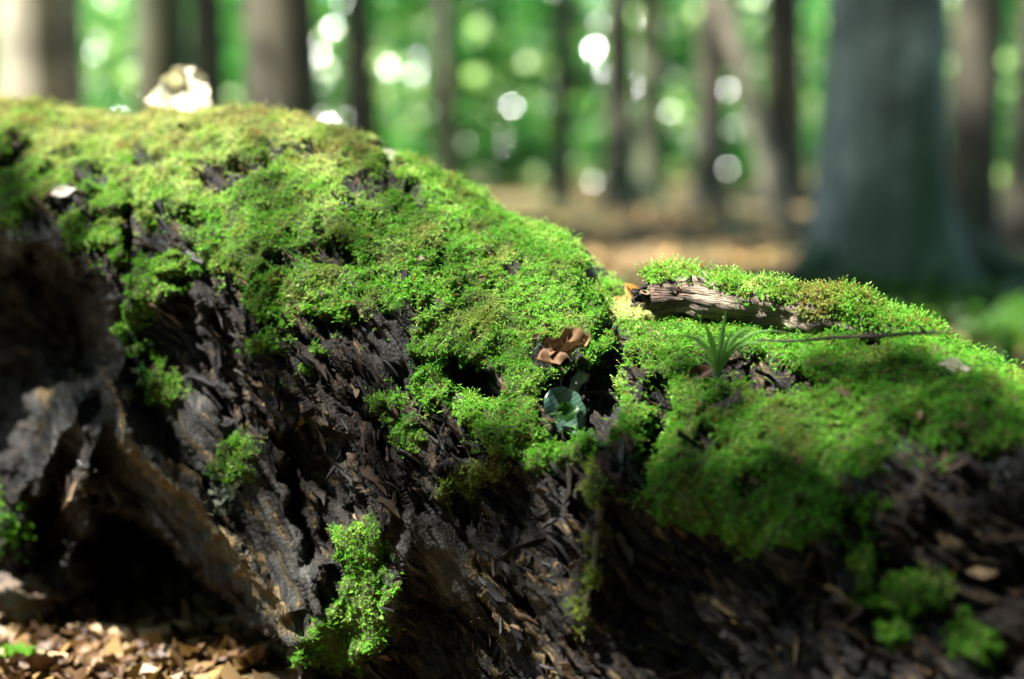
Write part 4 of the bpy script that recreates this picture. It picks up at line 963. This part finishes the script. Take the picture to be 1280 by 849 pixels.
TREES = [
 (8, 112, 9.0, 2, "thick pale trunk at the left edge, sunlit on its left side", dict(flare=0.3, crown=0.4)),
 (168, 236, 11.0, 3, "mossy brown trunk with a flared foot behind the cream leaf", dict(flare=0.7, crown=0.4)),
 (240, 284, 13.5, 1, "dark narrow trunk right of the mossy flared trunk", dict(crown=0.15)),
 (312, 404, 10.0, 1, "broad dark brown trunk above the left part of the log", {}),
 (608, 620, 30.0, 1, "very thin distant trunk in the green glow", dict(lean=(0.06, 0))),
 (470, 482, 27.0, 3, "thin olive stem right of the slim dark trunk", dict(lean=(-0.05, 0))),
 (432, 468, 19.0, 1, "slim dark trunk left of the bright green gap", {}),
 (545, 572, 24.0, 1, "faint slim trunk amid the bright green blur", {}),
 (690, 716, 20.0, 1, "thin black trunk in the middle of the background", {}),
 (756, 792, 18.0, 1, "straight grey brown trunk right of the thin black trunk", {}),
 (796, 830, 22.0, 3, "dull olive trunk close behind the grey brown trunk", {}),
 (866, 906, 16.0, 1, "dark trunk left of the leaning pale trunk", {}),
 (968, 996, 13.0, 2, "pale sunlit trunk leaning to the left near the big tree", dict(lean=(-0.30, 0.0), flare=0.3)),
 (952, 1004, 19.0, 1, "black upright trunk behind the leaning pale trunk", {}),
 (1040, 1186, 6.3, 0, "big grey green tree trunk with spreading mossy roots at right", dict(flare=0.8, lobes=4, h=17, dec=1.5)),
 (1190, 1252, 9.0, 1, "brown trunk with a sunlit patch right of the big tree", {}),
 (1262, 1330, 10.5, 1, "dark trunk cut by the right edge of the picture", {}),
]
for i, (x0, x1, d, m, lab, kw) in enumerate(TREES): tree(x0, x1, d, m, lab, 500 + i, **kw)
bt = next(o for o in bpy.data.objects if o.get("label", "").startswith("big grey green"))
for dx_, dy_, r_ in [(0.95, -0.25, 0.085), (-0.75, -0.35, 0.075), (0.35, -0.85, 0.07), (0.6, 0.5, 0.07)]:
    V, Fs = tube(resample([(dx_ * 0.2, dy_ * 0.2, 0.28), (dx_ * 0.45, dy_ * 0.45, 0.12), (dx_ * 0.75, dy_ * 0.75, 0.05), (dx_, dy_, -0.05)], 14), np.linspace(r_ * 1.5, r_ * 0.5, 14), 12, 0.3, 6)
    obj("root", make_mesh("root", V, Fs), M_bk[3], bt)
# unseen trees added left, right and behind the viewer, to shade and block sky
AROUND = [(-2.9, 5.2, 0.20, "added tree out of view at left, crown shading the big trunk"), (-5.4, 13.5, 0.25, "added tree out of view further left, crown shading the middle distance"), (-8.0, 15.5, 0.28, "added tree out of view far left"),
          (4.6, 7.5, 0.25, "added tree out of view at right"), (-1.6, -2.6, 0.25, "added tree, behind the viewer"), (2.6, -2.2, 0.22, "added tree, behind the viewer at right"), (-4.2, -4.5, 0.3, "added tree, behind the viewer at left"), (0.6, -5.5, 0.3, "added tree further behind the viewer"), (5.5, -4.5, 0.3, "added tree, behind the viewer far right"), (5.5, 1.0, 0.25, "added tree out of view at near right"), (-2.6, 4.0, 0.2, "second added tree out of view at left")]
for i, (X, Y, r0, lab) in enumerate(AROUND):
    t = tree(0, 0, 0, 1, lab, 560 + i, at=(X, Y, r0), crown_r=3.6, nleaf=9000 if i == 0 else 7000, lsize=0.11 if i < 4 else 0.15)
    if i == 0:
        # added unseen limb, leaves placed to cast chosen shade on the log
        yq = np.minimum(Yp, 880); cov = np.full(Xp.shape, 0.16)
        cov = np.where(yq < yc[:, None] + 70, 0.04, cov); cov = np.where(Xp < 330, cov * 0.35, cov)
        cov = np.maximum(cov, 0.86 * smooth(0, 40, sdpoly(Q, [(800, 470), (850, 425), (960, 432), (1150, 432), (1400, 540), (1400, 900), (760, 900)])))
        cov = np.maximum(cov, (0.42 + 0.33 * smooth(520, 760, Xp)) * (mk < 0.3) * (Yp > yc[:, None] + 150) * smooth(90, 140, Xp))
        cov = cov * (1 - smooth(-4, 10, np.maximum(np.maximum(ell(Q, 815, 395, 190, 70, 6), ell(Q, 690, 460, 120, 110)), ell(Q, 440, 740, 110, 140))))
        w_ = -np.log(1 - np.clip(cov, 0, 0.95)) * (Yp < 870) * (Xp > -100) * (Xp < 1400)
        tp_, _, tot_, _ = sample_grid(S0, N0, w_, 1)
        nl_ = int(tot_ / 0.0019); tp_, _, _, _ = sample_grid(S0, N0, w_, nl_)
        cl = tp_ + np.array(SUN_DIR)[None] * (5.6 + 2.2 * rng.random((nl_, 1))) - np.array(t.location)
        st = np.array([0, 0, 4.6])
        for q in range(5):
            e = cl[rng.integers(0, nl_)]; m_ = cl.mean(0)
            V, Fs = tube(resample([st, (st + m_) / 2 + [0, 0, 0.5], m_ * 0.6 + e * 0.4, e], 16), np.linspace(0.045, 0.004, 16), 6); lm_ = obj("limb", make_mesh("limb", V, Fs), M_bk[1], t)
        lb = lm_
        V, Fq, tn = leaf_cloud(cl, np.full(nl_, 0.01), nl_, 0.045, np.random.default_rng(5)); me = make_mesh("shade_foliage", V, Fq, False); attr(me, "tint", 'FLOAT', tn); obj("shade_foliage", me, M_tl, lb)
# understory saplings
def sapling_meshes(seed):
    r = np.random.default_rng(seed); n = 12
    cen = r.normal(size=(n, 3)) * [1.1, 1.1, 1.7] + [0, 0, 2.6]; cen[:, 2] = np.clip(cen[:, 2], 0.5, 6); rad = 0.5 + 0.6 * r.random(n)
    V, Fq, t = leaf_cloud(cen, rad, 2500, 0.085, r, 0.8); t = t * 0.75
    nc = 46; bc = cen[r.integers(0, n, nc)] + r.normal(size=(nc, 3)) * 1.05; bc[:, 2] = np.clip(bc[:, 2], 0.3, 5)      # clumps coloured pale to pass for sunlit leaves, turned to glint
    V2, F2, t2 = leaf_cloud(bc, np.full(nc, 0.11) + 0.08 * r.random(nc), nc * 13, 0.075, r, 0.22, (-0.28, -0.77, 0.57)); V = np.concatenate([V, V2]); Fq = np.concatenate([Fq, F2 + 4 * len(t) // 4]); t = np.concatenate([t, 0.88 + 0.12 * np.repeat(r.random(nc * 13), 4)])
    me = make_mesh("foliage", V, Fq, False); attr(me, "tint", 'FLOAT', t); me.materials.append(M_ul)
    V, Fs = tube(resample([(0, 0, -0.1), (0.1, 0, 1.5), (0.0, 0.1, 4.2)], 8), np.linspace(0.05, 0.015, 8), 6); ms = make_mesh("stem", V, Fs); ms.materials.append(M_bk[1])
    return me, ms
SAP = [sapling_meshes(700 + k) for k in range(6)]
k = 0
for row_d, step in ((27, 2.0), (32, 2.0), (38, 2.2), (46, 2.4), (56, 2.8), (70, 3.4)):
    half = row_d * 0.42
    for x in np.arange(-half, half, step):
        X = x + rng.normal() * 0.6; Y = row_d + rng.normal() * 1.5
        s = obj("sapling", None, label="leafy green sapling in the blurred understory", cat="sapling", group="understory saplings far behind the log", loc=Vector((X, Y, gz(X, Y))))
        sc = (0.8 + 0.5 * rng.random()) * (1 + max(0, row_d - 40) * 0.02); s.scale = (sc, sc, sc)
        a, b = SAP[k % 6]; obj("foliage", a, None, s); obj("stem", b, None, s); k += 1
for X, Y in [(-7, -4), (-5.2, -6.5), (-3, -7), (-1, -6), (1.2, -7), (3, -5.5), (5, -6.5), (7, -4), (7.5, -1), (-8, -1.5), (-2, -8.5), (2.2, -9)]:  # unseen saplings added to close off the open sky
    s = obj("sapling", None, label="leafy green sapling added behind the viewer to block sky", cat="sapling", group="saplings added behind the viewer to block sky", loc=Vector((X, Y, gz(X, Y))))
    s.rotation_euler.z = rng.random() * 6.28; s.scale = (1.7, 1.7, 1.6)
    a, b = SAP[k % 6]; obj("foliage", a, None, s); obj("stem", b, None, s); k += 1
# low green cover round the foot of the big tree
r = np.random.default_rng(41); n = 260; X = r.normal(2.1, 0.9, n); Y = r.normal(5.0, 1.0, n); m_ = (Y > 2.8) & (X > 0.5); X, Y = X[m_], Y[m_]
V, Fq, tn = leaf_cloud(np.stack([X, Y, ground_h(X, Y) + 0.05], 1), np.full(len(X), 0.13), 6000, 0.028, r, 0.7)
me = make_mesh("ground_cover", V, Fq, False); attr(me, "tint", 'FLOAT', tn * 0.45); obj("ground_cover", me, M_tl, label="low green herbs around the foot of the big tree", cat="ground cover", kind="stuff")
# leaf litter far behind, on the forest floor
n = 9000; X = rng.uniform(-6, 7, n); Y = rng.uniform(2.6, 16, n); Z = ground_h(X, Y) + 0.01
nn_ = 2600; X = np.concatenate([X, rng.uniform(-1.3, 0.2, nn_)]); Y = np.concatenate([Y, rng.uniform(1.15, 2.1, nn_)]); n += nn_; Z = ground_h(X, Y) + 0.01
a = rng.random(n) * 6.28; s = np.where(np.arange(n) < n - nn_, 1.0, 0.4) * (0.03 + 0.03 * rng.random(n))
dx = np.stack([np.cos(a) * s, np.sin(a) * s, rng.normal(size=n) * 0.012], 1); dy = np.stack([-np.sin(a) * s * .6, np.cos(a) * s * .6, rng.normal(size=n) * 0.012], 1); c = np.stack([X, Y, Z + np.where(np.arange(n) < n - nn_, 0.01, -0.004)], 1)
V = np.stack([c - dx, c - dy, c + dx, c + dy], 1).reshape(-1, 3)
lit = obj("leaf_litter", make_mesh("leaf_litter", V, np.arange(4 * n).reshape(n, 4), False), None, label="brown leaf litter covering the forest floor around and behind the log", cat="leaf litter", kind="stuff")
mlit = mat_tree_leaf("litter_leaf", (0.06, 0.032, 0.008), (0.16, 0.092, 0.02), (0.30, 0.185, 0.05), 0.1, 0.6)
attr(lit.data, "tint", 'FLOAT', np.repeat(rng.random(n) * np.where(np.arange(n) < n - nn_, 1.0, 0.6), 4)); lit.data.materials.append(mlit)
